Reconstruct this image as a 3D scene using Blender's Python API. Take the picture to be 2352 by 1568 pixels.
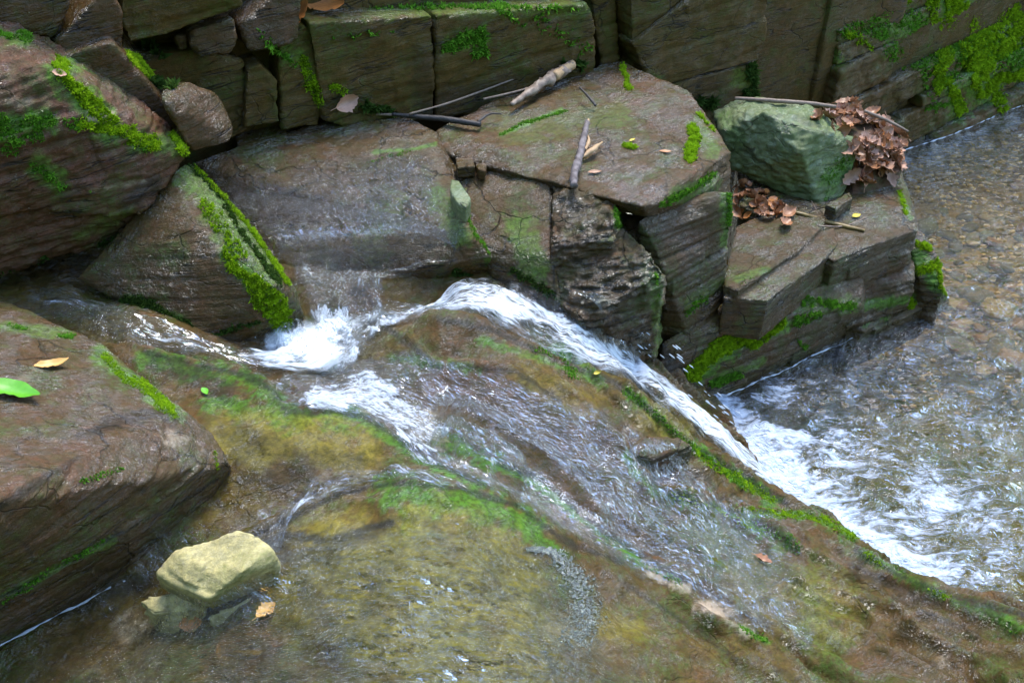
import bpy, bmesh, math, random
import numpy as np
from mathutils import Vector, Matrix

random.seed(7)
rng = np.random.default_rng(11)
S = bpy.context.scene
for o in list(bpy.data.objects):
    bpy.data.objects.remove(o)

# ------------------------------------------------------------------ camera
CAM_Z, PITCH, FPX, CX, CY = 1.75, math.radians(38.0), 2352 * 35.0 / 36.0, 1176.0, 784.0
cd = bpy.data.cameras.new('camera')
cam = bpy.data.objects.new('camera', cd)
S.collection.objects.link(cam)
cd.lens = 35.0
cd.sensor_width = 36.0
cd.clip_start = 0.05
cd.clip_end = 500.0
cam.location = (0, 0, CAM_Z)
cam.rotation_euler = (math.radians(90) - PITCH, 0, 0)
S.camera = cam

# ------------------------------------------------------------------ light
SUN_EL, SUN_AZ = math.radians(66), math.radians(20)     # direction the light comes from (azimuth from +Y towards +X)
world = bpy.data.worlds.new('World')
S.world = world
world.use_nodes = True
wn = world.node_tree
bg = wn.nodes['Background']
sky = wn.nodes.new('ShaderNodeTexSky')
sky.sky_type = 'NISHITA'
sky.sun_disc = False
sky.sun_elevation = SUN_EL
sky.sun_rotation = SUN_AZ
sky.air_density = 1.0
sky.dust_density = 1.0
sky.ozone_density = 2.5
wn.links.new(sky.outputs[0], bg.inputs[0])
bg.inputs[1].default_value = 0.15
sd = bpy.data.lights.new('sun', 'SUN')
sun = bpy.data.objects.new('sun', sd)
S.collection.objects.link(sun)
sd.energy = 1.1
sd.angle = math.radians(20)
sd.color = (1.0, 0.95, 0.88)
sdir = Vector((math.sin(SUN_AZ) * math.cos(SUN_EL), math.cos(SUN_AZ) * math.cos(SUN_EL), math.sin(SUN_EL)))
sun.rotation_euler = (-sdir).to_track_quat('-Z', 'Y').to_euler()
S.view_settings.view_transform = 'Standard'
S.view_settings.look = 'None'
S.view_settings.gamma = 1
S.view_settings.use_curve_mapping = False
S.view_settings.exposure = 2.0
S.render.engine = 'CYCLES'
S.cycles.max_bounces = 6
S.cycles.transparent_max_bounces = 8
S.cycles.caustics_reflective = False
S.cycles.caustics_refractive = False

# ------------------------------------------------------------------ measuring helpers (authoring positions from the survey photo)
sp, cp = math.sin(PITCH), math.cos(PITCH)

def ray(px, py):
    a, b = (px - CX) / FPX, (CY - py) / FPX
    return np.array([a, cp + b * sp, -sp + b * cp])

def U(px, py, z):
    d = ray(px, py)
    t = (z - CAM_Z) / d[2]
    return Vector((d[0] * t, d[1] * t, z))

def proj(P):
    P = np.asarray(P, float)
    X, Y, Z = P[:, 0], P[:, 1], P[:, 2] - CAM_Z
    dep = Y * cp - Z * sp
    up = Y * sp + Z * cp
    return CX + FPX * X / dep, CY - FPX * up / dep, dep

# wall planes: vertical, heading along the joints
PL = ((-.66, 3.2), math.atan2(1.48, 2.70))
PR = ((2.04, 4.68), math.radians(34))

def WP(px, py, off=0.0, pl=PL):
    (x0, y0), h = pl
    n = np.array([math.sin(h), -math.cos(h)])
    d = ray(px, py)
    p0 = np.array([x0, y0]) + n * off
    t = (p0 @ n) / (d[0] * n[0] + d[1] * n[1])
    return Vector((d[0] * t, d[1] * t, CAM_Z + d[2] * t))

# ------------------------------------------------------------------ noise
def _h(ix, iy, iz, s):
    h = (ix * np.uint32(374761393) + iy * np.uint32(668265263) + iz * np.uint32(2246822519) + np.uint32((s * 3266489917) & 0xffffffff))
    h = (h ^ (h >> np.uint32(13))) * np.uint32(1274126177)
    h = (h ^ (h >> np.uint32(16))) * np.uint32(2654435761)
    return h ^ (h >> np.uint32(15))

def pn(P, seed=0):
    P = np.asarray(P, float) + 1000.0
    I = np.floor(P).astype(np.int64).astype(np.uint32)
    f = P - np.floor(P)
    u = f * f * f * (f * (f * 6 - 15) + 10)
    out = np.zeros(len(P))
    for dx in (0, 1):
        for dy in (0, 1):
            for dz in (0, 1):
                h = _h(I[:, 0] + np.uint32(dx), I[:, 1] + np.uint32(dy), I[:, 2] + np.uint32(dz), seed)
                gx = (h & np.uint32(1023)).astype(float) / 511.5 - 1
                gy = ((h >> np.uint32(10)) & np.uint32(1023)).astype(float) / 511.5 - 1
                gz = ((h >> np.uint32(20)) & np.uint32(1023)).astype(float) / 511.5 - 1
                w = (u[:, 0] if dx else 1 - u[:, 0]) * (u[:, 1] if dy else 1 - u[:, 1]) * (u[:, 2] if dz else 1 - u[:, 2])
                out += w * (gx * (f[:, 0] - dx) + gy * (f[:, 1] - dy) + gz * (f[:, 2] - dz))
    return out * 1.3

def fbm(P, oct=4, seed=0, gain=.5):
    P = np.asarray(P, float)
    o = np.zeros(len(P)); a = 1.0; k = 1.0
    for i in range(oct):
        o += a * pn(P * k, seed + i); a *= gain; k *= 2.03
    return o

def rnd1(I, seed=0):
    I = np.asarray(I).astype(np.int64).astype(np.uint32)
    return _h(I, I * np.uint32(7) + np.uint32(3), I * np.uint32(0) + np.uint32(5), seed).astype(float) / 4294967295.0

def sst(a, b, x):
    t = np.clip((x - a) / (b - a), 0, 1)
    return t * t * (3 - 2 * t)

# bedding frame
hd = math.radians(31)
BU = np.array([math.cos(hd), math.sin(hd), 0.0])
BN = np.array([-0.10 * math.cos(hd) + .04 * math.sin(hd), -0.10 * math.sin(hd) - .04 * math.cos(hd), 1.0]); BN /= np.linalg.norm(BN)
BV = np.cross(BN, BU); BV /= np.linalg.norm(BV); BU = np.cross(BV, BN)
BED = np.stack([BU, BV, BN], 1)      # world -> bedding: P @ BED

# ------------------------------------------------------------------ scene helpers
def link(o, parent=None, loc=None):
    S.collection.objects.link(o)
    if parent is not None:
        o.parent = parent
        o.matrix_parent_inverse = Matrix.Identity(4)
    return o

def tag(o, label=None, cat=None, group=None, kind=None):
    if label: o['label'] = label
    if cat: o['category'] = cat
    if group: o['group'] = group
    if kind: o['kind'] = kind
    return o

def empty(name, loc, label, cat, group=None, rz=0.0):
    o = bpy.data.objects.new(name, None)
    o.empty_display_size = .05
    o.location = loc; o.rotation_euler = (0, 0, rz)
    link(o)
    return tag(o, label, cat, group)

def wl(o):
    v = np.array(o.location)
    while o.parent is not None:
        o = o.parent; v = v + np.array(o.location)
    return v

def mesh_from(name, V, F, mat, parent=None, smooth=True, origin=None):
    V = np.asarray(V, float)
    if parent is not None and origin is None:
        origin = Vector((0, 0, 0)); V = V - wl(parent)
    elif origin is None:
        c = V.mean(0); c[2] = V[:, 2].min(); origin = Vector(c); V = V - c
    else:
        V = V - np.array(origin)
    me = bpy.data.meshes.new(name)
    if isinstance(F, np.ndarray):
        nf, k = F.shape
        me.vertices.add(len(V)); me.vertices.foreach_set('co', V.astype(np.float32).ravel())
        me.loops.add(nf * k); me.loops.foreach_set('vertex_index', F.astype(np.int32).ravel())
        me.polygons.add(nf); me.polygons.foreach_set('loop_start', (np.arange(nf) * k).astype(np.int32))
        me.update(calc_edges=True); me.validate()
    else:
        me.from_pydata([tuple(v) for v in V], [], F)
        me.update()
    me.materials.append(mat)
    if smooth:
        me.polygons.foreach_set('use_smooth', [True] * len(me.polygons))
    o = bpy.data.objects.new(name, me)
    o.location = origin
    link(o, parent)
    return o

def attr(o, name, vals):
    a = o.data.attributes.new(name, 'FLOAT', 'POINT')
    a.data.foreach_set('value', np.asarray(vals, np.float32))

def setuv(o, uv):
    me = o.data
    l = me.uv_layers.new(name='UVMap')
    idx = np.empty(len(me.loops), np.int32); me.loops.foreach_get('vertex_index', idx)
    l.data.foreach_set('uv', uv[idx].astype(np.float32).ravel())

# pixel-measured strokes -> value at world points (used to say where growth, stains, painted shade and glints sit on a surface)
def segd(x, y, pts):
    best = np.full(len(x), 1e9)
    if len(pts) == 1:
        return np.hypot(x - pts[0][0], y - pts[0][1])
    for (ax, ay), (bx, by) in zip(pts[:-1], pts[1:]):
        dx, dy = bx - ax, by - ay
        t = np.clip(((x - ax) * dx + (y - ay) * dy) / (dx * dx + dy * dy + 1e-9), 0, 1)
        best = np.minimum(best, np.hypot(x - ax - t * dx, y - ay - t * dy))
    return best

def paint(P, strokes, ns=45.0, seed=3, rag=.55):
    if not strokes: return np.zeros(len(P))
    x, y, _ = proj(P)
    n = fbm(np.asarray(P) * ns, 3, seed) * rag + fbm(np.asarray(P) * ns * .3, 2, seed + 9) * rag
    out = np.zeros(len(P))
    for pts, r, s in strokes:
        d = segd(x, y, pts) / r
        out = np.maximum(out, s * sst(1.15, .45, d + n))
    return out
# ------------------------------------------------------------------ materials
class NT:
    def __init__(s, name):
        s.m = bpy.data.materials.new(name); s.m.use_nodes = True
        s.t = s.m.node_tree; s.t.nodes.clear()
        s.out = s.t.nodes.new('ShaderNodeOutputMaterial')
    def n(s, ty, ins=None, **pr):
        nd = s.t.nodes.new('ShaderNode' + ty)
        for k, v in pr.items(): setattr(nd, k, v)
        for k, v in (ins or {}).items():
            sk = nd.inputs[k]
            if isinstance(v, bpy.types.NodeSocket): s.t.links.new(v, sk)
            else:
                if hasattr(sk.default_value, '__len__') and not hasattr(v, '__len__'): v = (v,) * len(sk.default_value)
                if hasattr(sk.default_value, '__len__') and len(sk.default_value) == 4 and len(v) == 3: v = (*v, 1)
                sk.default_value = v
        return nd
    def math(s, op, a, b=0.0, clamp=False):
        return s.n('Math', {0: a, 1: b}, operation=op, use_clamp=clamp).outputs[0]
    def mix(s, f, a, b):
        nd = s.t.nodes.new('ShaderNodeMix'); nd.data_type = 'RGBA'
        for k, v in ((0, f), (6, a), (7, b)):
            if isinstance(v, bpy.types.NodeSocket): s.t.links.new(v, nd.inputs[k])
            else:
                if k and len(v) == 3: v = (*v, 1)
                nd.inputs[k].default_value = v
        return nd.outputs[2]
    def ramp(s, f, a, b, lo=0.0, hi=1.0, smooth=True):
        nd = s.n('MapRange', {0: f, 1: a, 2: b, 3: lo, 4: hi})
        if smooth: nd.interpolation_type = 'SMOOTHSTEP'
        return nd.outputs[0]
    def noise(s, vec, sc, det=4, rough=.55, dist=0.0):
        return s.n('TexNoise', {'Vector': vec, 'Scale': sc, 'Detail': det, 'Roughness': rough, 'Distortion': dist}).outputs[0]
    def pos(s):
        return s.n('NewGeometry').outputs['Position']
    def bedpos(s):
        p = s.pos()
        r = []
        for ax in (BU, BV, BN):
            r.append(s.n('VectorMath', {0: p, 1: tuple(ax)}, operation='DOT_PRODUCT').outputs['Value'])
        return s.n('CombineXYZ', {0: r[0], 1: r[1], 2: r[2]}).outputs[0]
    def scale(s, v, k):
        return s.n('VectorMath', {0: v, 1: k}, operation='MULTIPLY').outputs[0]
    def at(s, name):
        return s.n('Attribute', attribute_name=name).outputs['Fac']

def rock_mat(name, c1, c2, c3, rough=(.22, .5), strata=1.0, bump=.6, lichen=0.0, spec=.22, coat=.5, mosscol=(.05, .12, .012), fine=1.0, crk=.75, redp=.6):
    M = NT(name)
    p = M.pos(); b = M.bedpos()
    big = M.noise(p, 2.3, 4, .6)
    med = M.noise(p, 11, 5, .65, .4)
    fin = M.noise(p, 70, 5, .7)
    lay = M.noise(M.scale(b, (3.0, 3.0, 55.0)), 1.0, 4, .6)
    lay2 = M.noise(M.scale(b, (7.0, 7.0, 190.0)), 1.0, 3, .6)
    col = M.mix(M.ramp(big, .4, .62), c1, c2)
    col = M.mix(M.math('MULTIPLY', M.ramp(M.noise(p, 3.1, 4, .65), .5, .64), redp), col, (.20, .072, .032))
    col = M.mix(M.math('MULTIPLY', M.ramp(med, .45, .7), .75), col, c3)
    geo = M.n('NewGeometry')
    nz = M.n('SeparateXYZ', {0: geo.outputs['Normal']}).outputs[2]
    up = M.ramp(nz, .35, .8)
    side = M.math('SUBTRACT', 1.0, up)
    ln_ = M.noise(M.scale(b, (1.6, 1.6, 17.0)), 1.0, 3, .5)
    line = M.ramp(M.math('ABSOLUTE', M.math('SUBTRACT', ln_, .5)), .010, .002)
    line = M.math('MULTIPLY', M.math('MULTIPLY', line, M.ramp(M.noise(p, 8, 2), .42, .55)), side)
    sh = M.math('MULTIPLY', M.ramp(lay, .5, .7), .35 * strata)
    col = M.mix(M.math('MULTIPLY', sh, side), col, tuple(x * .6 for x in c1))
    # fine grain, darker and lighter flecks
    col = M.mix(M.ramp(fin, .3, .72, 0, .8), tuple(x * .5 for x in c1), col)
    col2 = M.mix(M.math('MULTIPLY', M.ramp(M.noise(p, 190, 2, .5), .62, .8), .35), col, (.33, .28, .22))
    vo = M.n('TexVoronoi', {'Vector': p, 'Scale': 55.0})
    dots = M.math('MULTIPLY', M.ramp(vo.outputs['Distance'], .09, .05), M.ramp(M.n('SeparateColor', {0: vo.outputs['Color']}).outputs[0], .86, .9))
    col2 = M.mix(M.math('MULTIPLY', dots, .7), col2, (.5, .5, .42))
    # thin film of green algae, in patches
    alg = M.math('MULTIPLY', M.ramp(M.noise(p, 5.5, 5, .7), .48, .64), M.ramp(fin, .35, .6))
    col2 = M.mix(M.math('MULTIPLY', alg, .75), col2, (.06, .11, .018))
    if lichen:
        lw = M.math('MULTIPLY', M.ramp(M.noise(p, 16, 6, .75, 1.0), .5, .62), lichen)
        col2 = M.mix(lw, col2, (.22, .28, .17))
    # joints and hairline cracks
    vc = M.n('TexVoronoi', {'Vector': M.n('VectorMath', {0: M.scale(b, (4.0, 4.0, 9.0)), 1: M.n('TexNoise', {'Vector': p, 'Scale': 6.0, 'Detail': 3.0}).outputs[1]}, operation='ADD').outputs[0], 'Scale': 1.0}, feature='DISTANCE_TO_EDGE')
    crack = M.math('MULTIPLY', M.ramp(vc.outputs[0], .018, .002), M.ramp(big, .42, .6))
    col2 = M.mix(M.math('MULTIPLY', crack, crk), col2, (.012, .01, .008))
    gr = M.ramp(M.noise(p, 240, 3, .7), .3, .7, .0, 1.0)
    mott = M.ramp(M.noise(M.scale(b, (22.0, 30.0, 60.0)), 1.0, 5, .75), .36, .62)
    col2 = M.mix(M.math('MULTIPLY', M.math('SUBTRACT', 1.0, gr), .5), col2, tuple(x * .35 for x in c2))
    col2 = M.mix(M.math('MULTIPLY', M.math('SUBTRACT', 1.0, mott), .5), col2, tuple(x * .4 for x in c3))
    col2 = M.mix(M.math('MULTIPLY', line, .7 * min(1, strata)), col2, (.012, .01, .007))
    mo = M.at('moss')
    mcol = M.mix(M.ramp(fin, .4, .6), mosscol, tuple(x * 2.2 for x in mosscol))
    col2 = M.mix(M.math('MULTIPLY', mo, .85), col2, mcol)
    col2 = M.mix(M.math('MULTIPLY', M.at('gold'), M.ramp(M.noise(p, 14, 6, .75), .33, .55, .25, 1.0)), col2, M.mix(M.ramp(fin, .3, .7), (.105, .09, .010), (.26, .21, .024)))
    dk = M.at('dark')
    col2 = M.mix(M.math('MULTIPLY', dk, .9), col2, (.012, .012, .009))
    pa = M.at('pale')
    col2 = M.mix(M.math('MULTIPLY', pa, M.ramp(M.noise(p, 30, 5, .7), .38, .58, .15, 1)), col2, M.mix(M.ramp(med, .35, .65), (.48, .36, .24), (.30, .27, .18)))
    h = M.math('MULTIPLY', med, .22)
    h = M.math('ADD', h, M.math('MULTIPLY', fin, .22 * fine))
    h = M.math('ADD', h, M.math('MULTIPLY', M.noise(M.scale(b, (1.0, 2.2, 3.0)), 26, 5, .7, 1.2), .45))
    hl = M.math('ADD', M.math('MULTIPLY', lay, .35 * strata), M.math('MULTIPLY', lay2, .2 * strata))
    hl = M.math('SUBTRACT', hl, M.math('MULTIPLY', line, .6 * strata))
    h = M.math('ADD', h, M.math('MULTIPLY', hl, M.math('ADD', side, .25)))
    h = M.math('SUBTRACT', h, M.math('MULTIPLY', crack, .6 * crk))
    bm = M.n('Bump', {'Strength': bump, 'Distance': .012, 'Height': h})
    wet = M.math('ADD', M.noise(M.scale(b, (14.0, 34.0, 34.0)), 1.0, 4, .6, .8), M.math('MULTIPLY', M.noise(M.scale(b, (60.0, 110.0, 110.0)), 1.0, 2, .5), .35))
    cbm = M.n('Bump', {'Strength': .9, 'Distance': .06, 'Height': wet})
    rg = M.ramp(M.noise(p, 26, 4, .6), .35, .65, rough[0], rough[1])
    rg = M.math('ADD', rg, M.math('MULTIPLY', mo, .4), True)
    pb = M.n('BsdfPrincipled', {'Base Color': col2, 'Roughness': rg, 'Specular IOR Level': spec,
                                'Coat Weight': M.math('MULTIPLY', M.math('MULTIPLY', M.ramp(M.noise(p, 8, 5, .65), .42, .55, .12, 1.0), M.ramp(nz, .1, .75, .22, 1.0)), coat), 'Coat Roughness': .11, 'Coat IOR': 1.75, 'Coat Normal': cbm.outputs[0], 'Normal': bm.outputs[0]})
    M.t.links.new(pb.outputs[0], M.out.inputs[0])
    return M.m

def water_mat(name, streak=(3.0, 38.0), uv=True, tint=(.72, .80, .74), foamc=(.78, .86, .92), bump=.5, rough=.06, fine=1.0, clear=0.0, foamw=.5, ps=1.0, gloss=1.6, bd=.02):
    M = NT(name)
    if uv:
        v = M.n('TexCoord').outputs['UV']
        w = M.n('TexNoise', {'Vector': M.scale(v, (5.0, 9.0, 0)), 'Scale': 1.0, 'Detail': 2.0}).outputs[1]
        v = M.n('VectorMath', {0: v, 1: M.scale(w, (.10, .035, 0))}, operation='ADD').outputs[0]
        a = M.noise(M.scale(v, (streak[0], streak[1], 0)), 1.0, 5, .62)
        b = M.noise(M.scale(v, (streak[0] * 4, streak[1] * 3.0, 0)), 1.0, 3, .6)
    else:
        v = M.pos()
        w = M.n('TexNoise', {'Vector': v, 'Scale': 5.0, 'Detail': 2.0}).outputs[1]
        v = M.n('VectorMath', {0: v, 1: M.scale(w, (.12, .12, .12))}, operation='ADD').outputs[0]
        a = M.noise(M.scale(v, (9.0 * ps, 26.0 * ps, 9.0)), 1.0, 5, .6, .6)
        b = M.noise(M.scale(v, (40.0 * ps, 75.0 * ps, 40.0)), 1.0, 3, .55, .4)
    fo = M.at('foam')
    tex = M.math('ADD', M.math('MULTIPLY', a, .6), M.math('MULTIPLY', b, .4))
    # foam: share of the surface that is painted pale, for bubbles and for glints
    low = M.noise(M.scale(v, (4.0, 9.0, 4.0) if uv else (5.0, 5.0, 5.0)), 1.0, 3, .6)
    tex = M.math('ADD', tex, M.math('MULTIPLY', M.math('SUBTRACT', low, .5), .55))
    thr = M.math('SUBTRACT', .72, M.math('MULTIPLY', fo, .31))
    d = M.math('SUBTRACT', tex, thr)
    mask = M.ramp(d, -.05, .20)
    mask = M.math('MULTIPLY', mask, M.ramp(fo, .02, .9, .0, .88))
    hgt = M.math('ADD', M.math('ADD', a, M.math('MULTIPLY', b, .45 * fine)), M.math('MULTIPLY', low, .8))
    bm = M.n('Bump', {'Strength': bump, 'Distance': bd, 'Height': hgt})
    dt = M.n('VectorMath', {0: bm.outputs[0], 1: M.n('NewGeometry').outputs['Incoming']}, operation='DOT_PRODUCT').outputs['Value']
    dt = M.math('SUBTRACT', 1.0, M.math('ABSOLUTE', dt), True)
    fr = M.math('ADD', .022, M.math('MULTIPLY', M.math('POWER', dt, 5.0), .98))
    tr = M.n('BsdfTransparent', {'Color': tint})
    gl = M.n('BsdfGlossy', {'Color': (.95, .97, 1.0), 'Roughness': rough, 'Normal': bm.outputs[0]})
    m1 = M.n('MixShader', {0: M.math('MULTIPLY', fr, gloss, True), 1: tr.outputs[0], 2: gl.outputs[0]})
    fb = M.n('BsdfPrincipled', {'Base Color': foamc, 'Roughness': .35, 'Normal': bm.outputs[0]})
    m2 = M.n('MixShader', {0: mask, 1: m1.outputs[0], 2: fb.outputs[0]})
    cl = M.n('BsdfTransparent', {'Color': (1, 1, 1)})
    m3 = M.n('MixShader', {0: M.at('edge'), 1: cl.outputs[0], 2: m2.outputs[0]})
    M.t.links.new(m3.outputs[0], M.out.inputs[0])
    return M.m

def simple_mat(name, c1, c2, sc=30, rough=.5, bump=.3, stretch=(1, 1, 1), spec=.4, gen='Object', sub=0.0, pale=None):
    M = NT(name)
    v = M.n('TexCoord').outputs[gen]
    oi = M.n('ObjectInfo').outputs['Random']
    v2 = M.n('VectorMath', {0: M.scale(v, stretch), 1: M.n('CombineXYZ', {0: M.math('MULTIPLY', oi, 37.0)}).outputs[0]}, operation='ADD').outputs[0]
    n = M.noise(v2, sc, 5, .65)
    col = M.mix(M.ramp(n, .35, .65), c1, c2)
    col = M.mix(M.math('MULTIPLY', oi, .5), col, tuple(x * .45 for x in c1))
    bm = M.n('Bump', {'Strength': bump, 'Distance': .003, 'Height': n})
    pb = M.n('BsdfPrincipled', {'Base Color': col, 'Roughness': rough, 'Specular IOR Level': spec, 'Normal': bm.outputs[0]})
    M.t.links.new(pb.outputs[0], M.out.inputs[0])
    return M.m

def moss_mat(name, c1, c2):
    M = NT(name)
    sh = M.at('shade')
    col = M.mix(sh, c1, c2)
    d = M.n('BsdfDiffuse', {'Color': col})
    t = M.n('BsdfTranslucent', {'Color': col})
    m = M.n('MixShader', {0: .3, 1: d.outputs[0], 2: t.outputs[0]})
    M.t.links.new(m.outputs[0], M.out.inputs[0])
    return M.m

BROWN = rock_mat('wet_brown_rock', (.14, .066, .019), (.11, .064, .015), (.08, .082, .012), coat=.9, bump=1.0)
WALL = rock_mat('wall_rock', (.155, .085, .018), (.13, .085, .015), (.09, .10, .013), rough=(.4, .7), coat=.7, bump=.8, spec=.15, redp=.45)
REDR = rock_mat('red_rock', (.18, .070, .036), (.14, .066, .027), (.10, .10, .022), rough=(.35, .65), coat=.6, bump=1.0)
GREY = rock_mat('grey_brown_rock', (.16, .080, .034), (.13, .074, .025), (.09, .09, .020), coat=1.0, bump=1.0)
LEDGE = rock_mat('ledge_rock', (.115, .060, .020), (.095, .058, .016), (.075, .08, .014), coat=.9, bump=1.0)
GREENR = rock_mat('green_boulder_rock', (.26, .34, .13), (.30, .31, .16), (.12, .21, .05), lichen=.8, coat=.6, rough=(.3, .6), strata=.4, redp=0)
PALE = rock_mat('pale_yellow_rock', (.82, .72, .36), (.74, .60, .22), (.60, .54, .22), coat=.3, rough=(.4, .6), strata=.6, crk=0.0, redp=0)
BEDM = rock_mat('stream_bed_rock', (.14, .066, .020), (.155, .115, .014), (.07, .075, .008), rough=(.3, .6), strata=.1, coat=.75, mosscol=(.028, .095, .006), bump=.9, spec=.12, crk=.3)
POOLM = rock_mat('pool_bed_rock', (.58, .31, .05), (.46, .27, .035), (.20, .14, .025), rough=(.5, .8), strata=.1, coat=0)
W_CHUTE = water_mat('fast_water', streak=(11.0, 70.0), tint=(.90, .96, .93), bump=.8, gloss=1.8)
W_FILM = water_mat('film_water', streak=(22.0, 60.0), bump=.8, rough=.08, tint=(.97, .97, .94), gloss=2.6, bd=.034)
W_FORE = water_mat('shallow_water', streak=(11.0, 22.0), bump=1.0, rough=.04, tint=(.96, .97, .90), gloss=2.2, bd=.11, fine=.0)
W_CHURN = water_mat('churned_water', streak=(16.0, 26.0), tint=(.90, .95, .94), bump=1.0, gloss=1.8, bd=.04)
W_POOL = water_mat('pool_water', uv=False, bump=1.0, rough=.05, tint=(.80, .79, .52), foamc=(.62, .72, .86), gloss=2.7, bd=.045)
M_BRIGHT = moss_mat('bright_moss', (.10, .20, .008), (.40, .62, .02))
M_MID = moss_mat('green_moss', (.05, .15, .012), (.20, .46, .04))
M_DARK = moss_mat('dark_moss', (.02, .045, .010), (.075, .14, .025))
# ------------------------------------------------------------------ rock builder
def down(pts, zb, sx=0.0, sy=0.0):
    return [Vector((p.x + sx, p.y + sy, zb)) for p in pts]

def T(*l):
    return [U(*a) for a in l]

def rockmesh(hulls, voxel, seed, lay=.012, lt=.085, rough=.010, fine=.004, smooth=1, crumble=0.0, bed=True, topflat=.35):
    bm = bmesh.new()
    for pts in hulls:
        b2 = bmesh.new()
        for p in pts: b2.verts.new(p)
        r = bmesh.ops.convex_hull(b2, input=b2.verts)
        bad = [v for v in b2.verts if not v.link_faces]
        bmesh.ops.delete(b2, geom=bad, context='VERTS')
        bmesh.ops.recalc_face_normals(b2, faces=b2.faces)
        tm = bpy.data.meshes.new('t'); b2.to_mesh(tm); b2.free()
        bm.from_mesh(tm); bpy.data.meshes.remove(tm)
    me = bpy.data.meshes.new('tmp'); bm.to_mesh(me); bm.free()
    o = bpy.data.objects.new('tmp', me); S.collection.objects.link(o)
    m = o.modifiers.new('r', 'REMESH'); m.mode = 'VOXEL'; m.voxel_size = voxel
    dg = bpy.context.evaluated_depsgraph_get()
    ev = o.evaluated_get(dg); em = ev.to_mesh()
    nv = len(em.vertices)
    V = np.empty(nv * 3, np.float32); em.vertices.foreach_get('co', V); V = V.reshape(-1, 3).astype(float)
    nf = len(em.polygons)
    F = np.empty(nf * 4, np.int32); em.loops.foreach_get('vertex_index', F); F = F.reshape(-1, 4)
    ev.to_mesh_clear()
    bpy.data.objects.remove(o); bpy.data.meshes.remove(me)
    # one smoothing pass wears the arrises
    E = np.concatenate([F[:, [0, 1]], F[:, [1, 2]], F[:, [2, 3]], F[:, [3, 0]]])
    for k in range(smooth):
        acc = np.zeros_like(V); cnt = np.zeros(nv)
        for a, b in ((0, 1), (1, 0)):
            np.add.at(acc, E[:, a], V[E[:, b]]); np.add.at(cnt, E[:, a], 1)
        V = V * .6 + .4 * acc / cnt[:, None]
    N = vnorm(V, F)
    B = V @ BED
    w = fbm(V * 3.0, 2, seed) * .008
    s = (B[:, 2] + w)
    side = np.clip(1 - np.abs(N @ BN), 0, 1) ** .6
    d = np.zeros(nv)
    if bed:
        for th, am in ((lt, lay), (lt * .33, lay * .45)):
            q = s / th + fbm(B * np.array([2.0, 2.0, .5]), 2, seed + 5) * .18
            i = np.floor(q); f = q - i
            # ledge depth changes from layer to layer and along it at joints
            blk = np.floor(B[:, 0] / (th * 3.2) + rnd1(i, seed + 1) * 7)
            r0 = rnd1(i * 57 + blk, seed + 2)
            groove = np.exp(-((np.minimum(f, 1 - f)) / .09) ** 2)
            d += am * ((r0 - .5) * 1.1 * (th == lt) - groove * .7) * side * .8
    d += rough * fbm(V * 5.0, 4, seed + 20, .42) * (side * (1 - topflat) + topflat) * .7
    fl = fbm(B * np.array([12.0, 12.0, 60.0]), 3, seed + 30)
    d += fine * (.45 * fl * (side * .8 + .08) + .25 * fbm(V * 26.0, 3, seed + 33))
    # flaky bedding steps on the top faces
    tf = fbm(B * np.array([5.0, 9.0, 3.0]), 4, seed + 40)
    st = np.floor(tf * 5) + sst(.35, .65, tf * 5 - np.floor(tf * 5))
    d += crumble * st * (1 - side) * .3
    if crumble:
        d += (crumble * .6 if crumble > .01 else crumble * .2) * fbm(B * np.array([22.0, 30.0, 70.0]), 3, seed + 50)
    V = V + N * d[:, None]
    return V, F

def vnorm(V, F):
    n = np.cross(V[F[:, 2]] - V[F[:, 0]], V[F[:, 3 if F.shape[1] == 4 else 1]] - V[F[:, 1 if F.shape[1] == 4 else 0]])
    if F.shape[1] == 3: n = np.cross(V[F[:, 1]] - V[F[:, 0]], V[F[:, 2]] - V[F[:, 0]])
    N = np.zeros_like(V)
    for k in range(F.shape[1]): np.add.at(N, F[:, k], n)
    return N / (np.linalg.norm(N, axis=1)[:, None] + 1e-12)

ROCKS = {}
def rock(name, hulls, mat, seed, label=None, cat='rock', voxel=.009, parent=None, moss=(), dark=(), pale=(), tufts=None, tint_rag=.55, **kw):
    V, F = rockmesh(hulls, voxel, seed, **kw)
    o = mesh_from(name, V, F, mat, parent)
    if parent is None: tag(o, label, cat)
    a = paint(V, moss)
    attr(o, 'moss', a)
    attr(o, 'dark', paint(V, dark, 30, 5)); attr(o, 'pale', paint(V, pale, 30, 6))
    for (tname, strokes, mm, dens, ln) in (tufts or []):
        tuft_patch(tname, V, F, strokes, mm, dens, ln, o if parent is None else parent)
    return o

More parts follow.
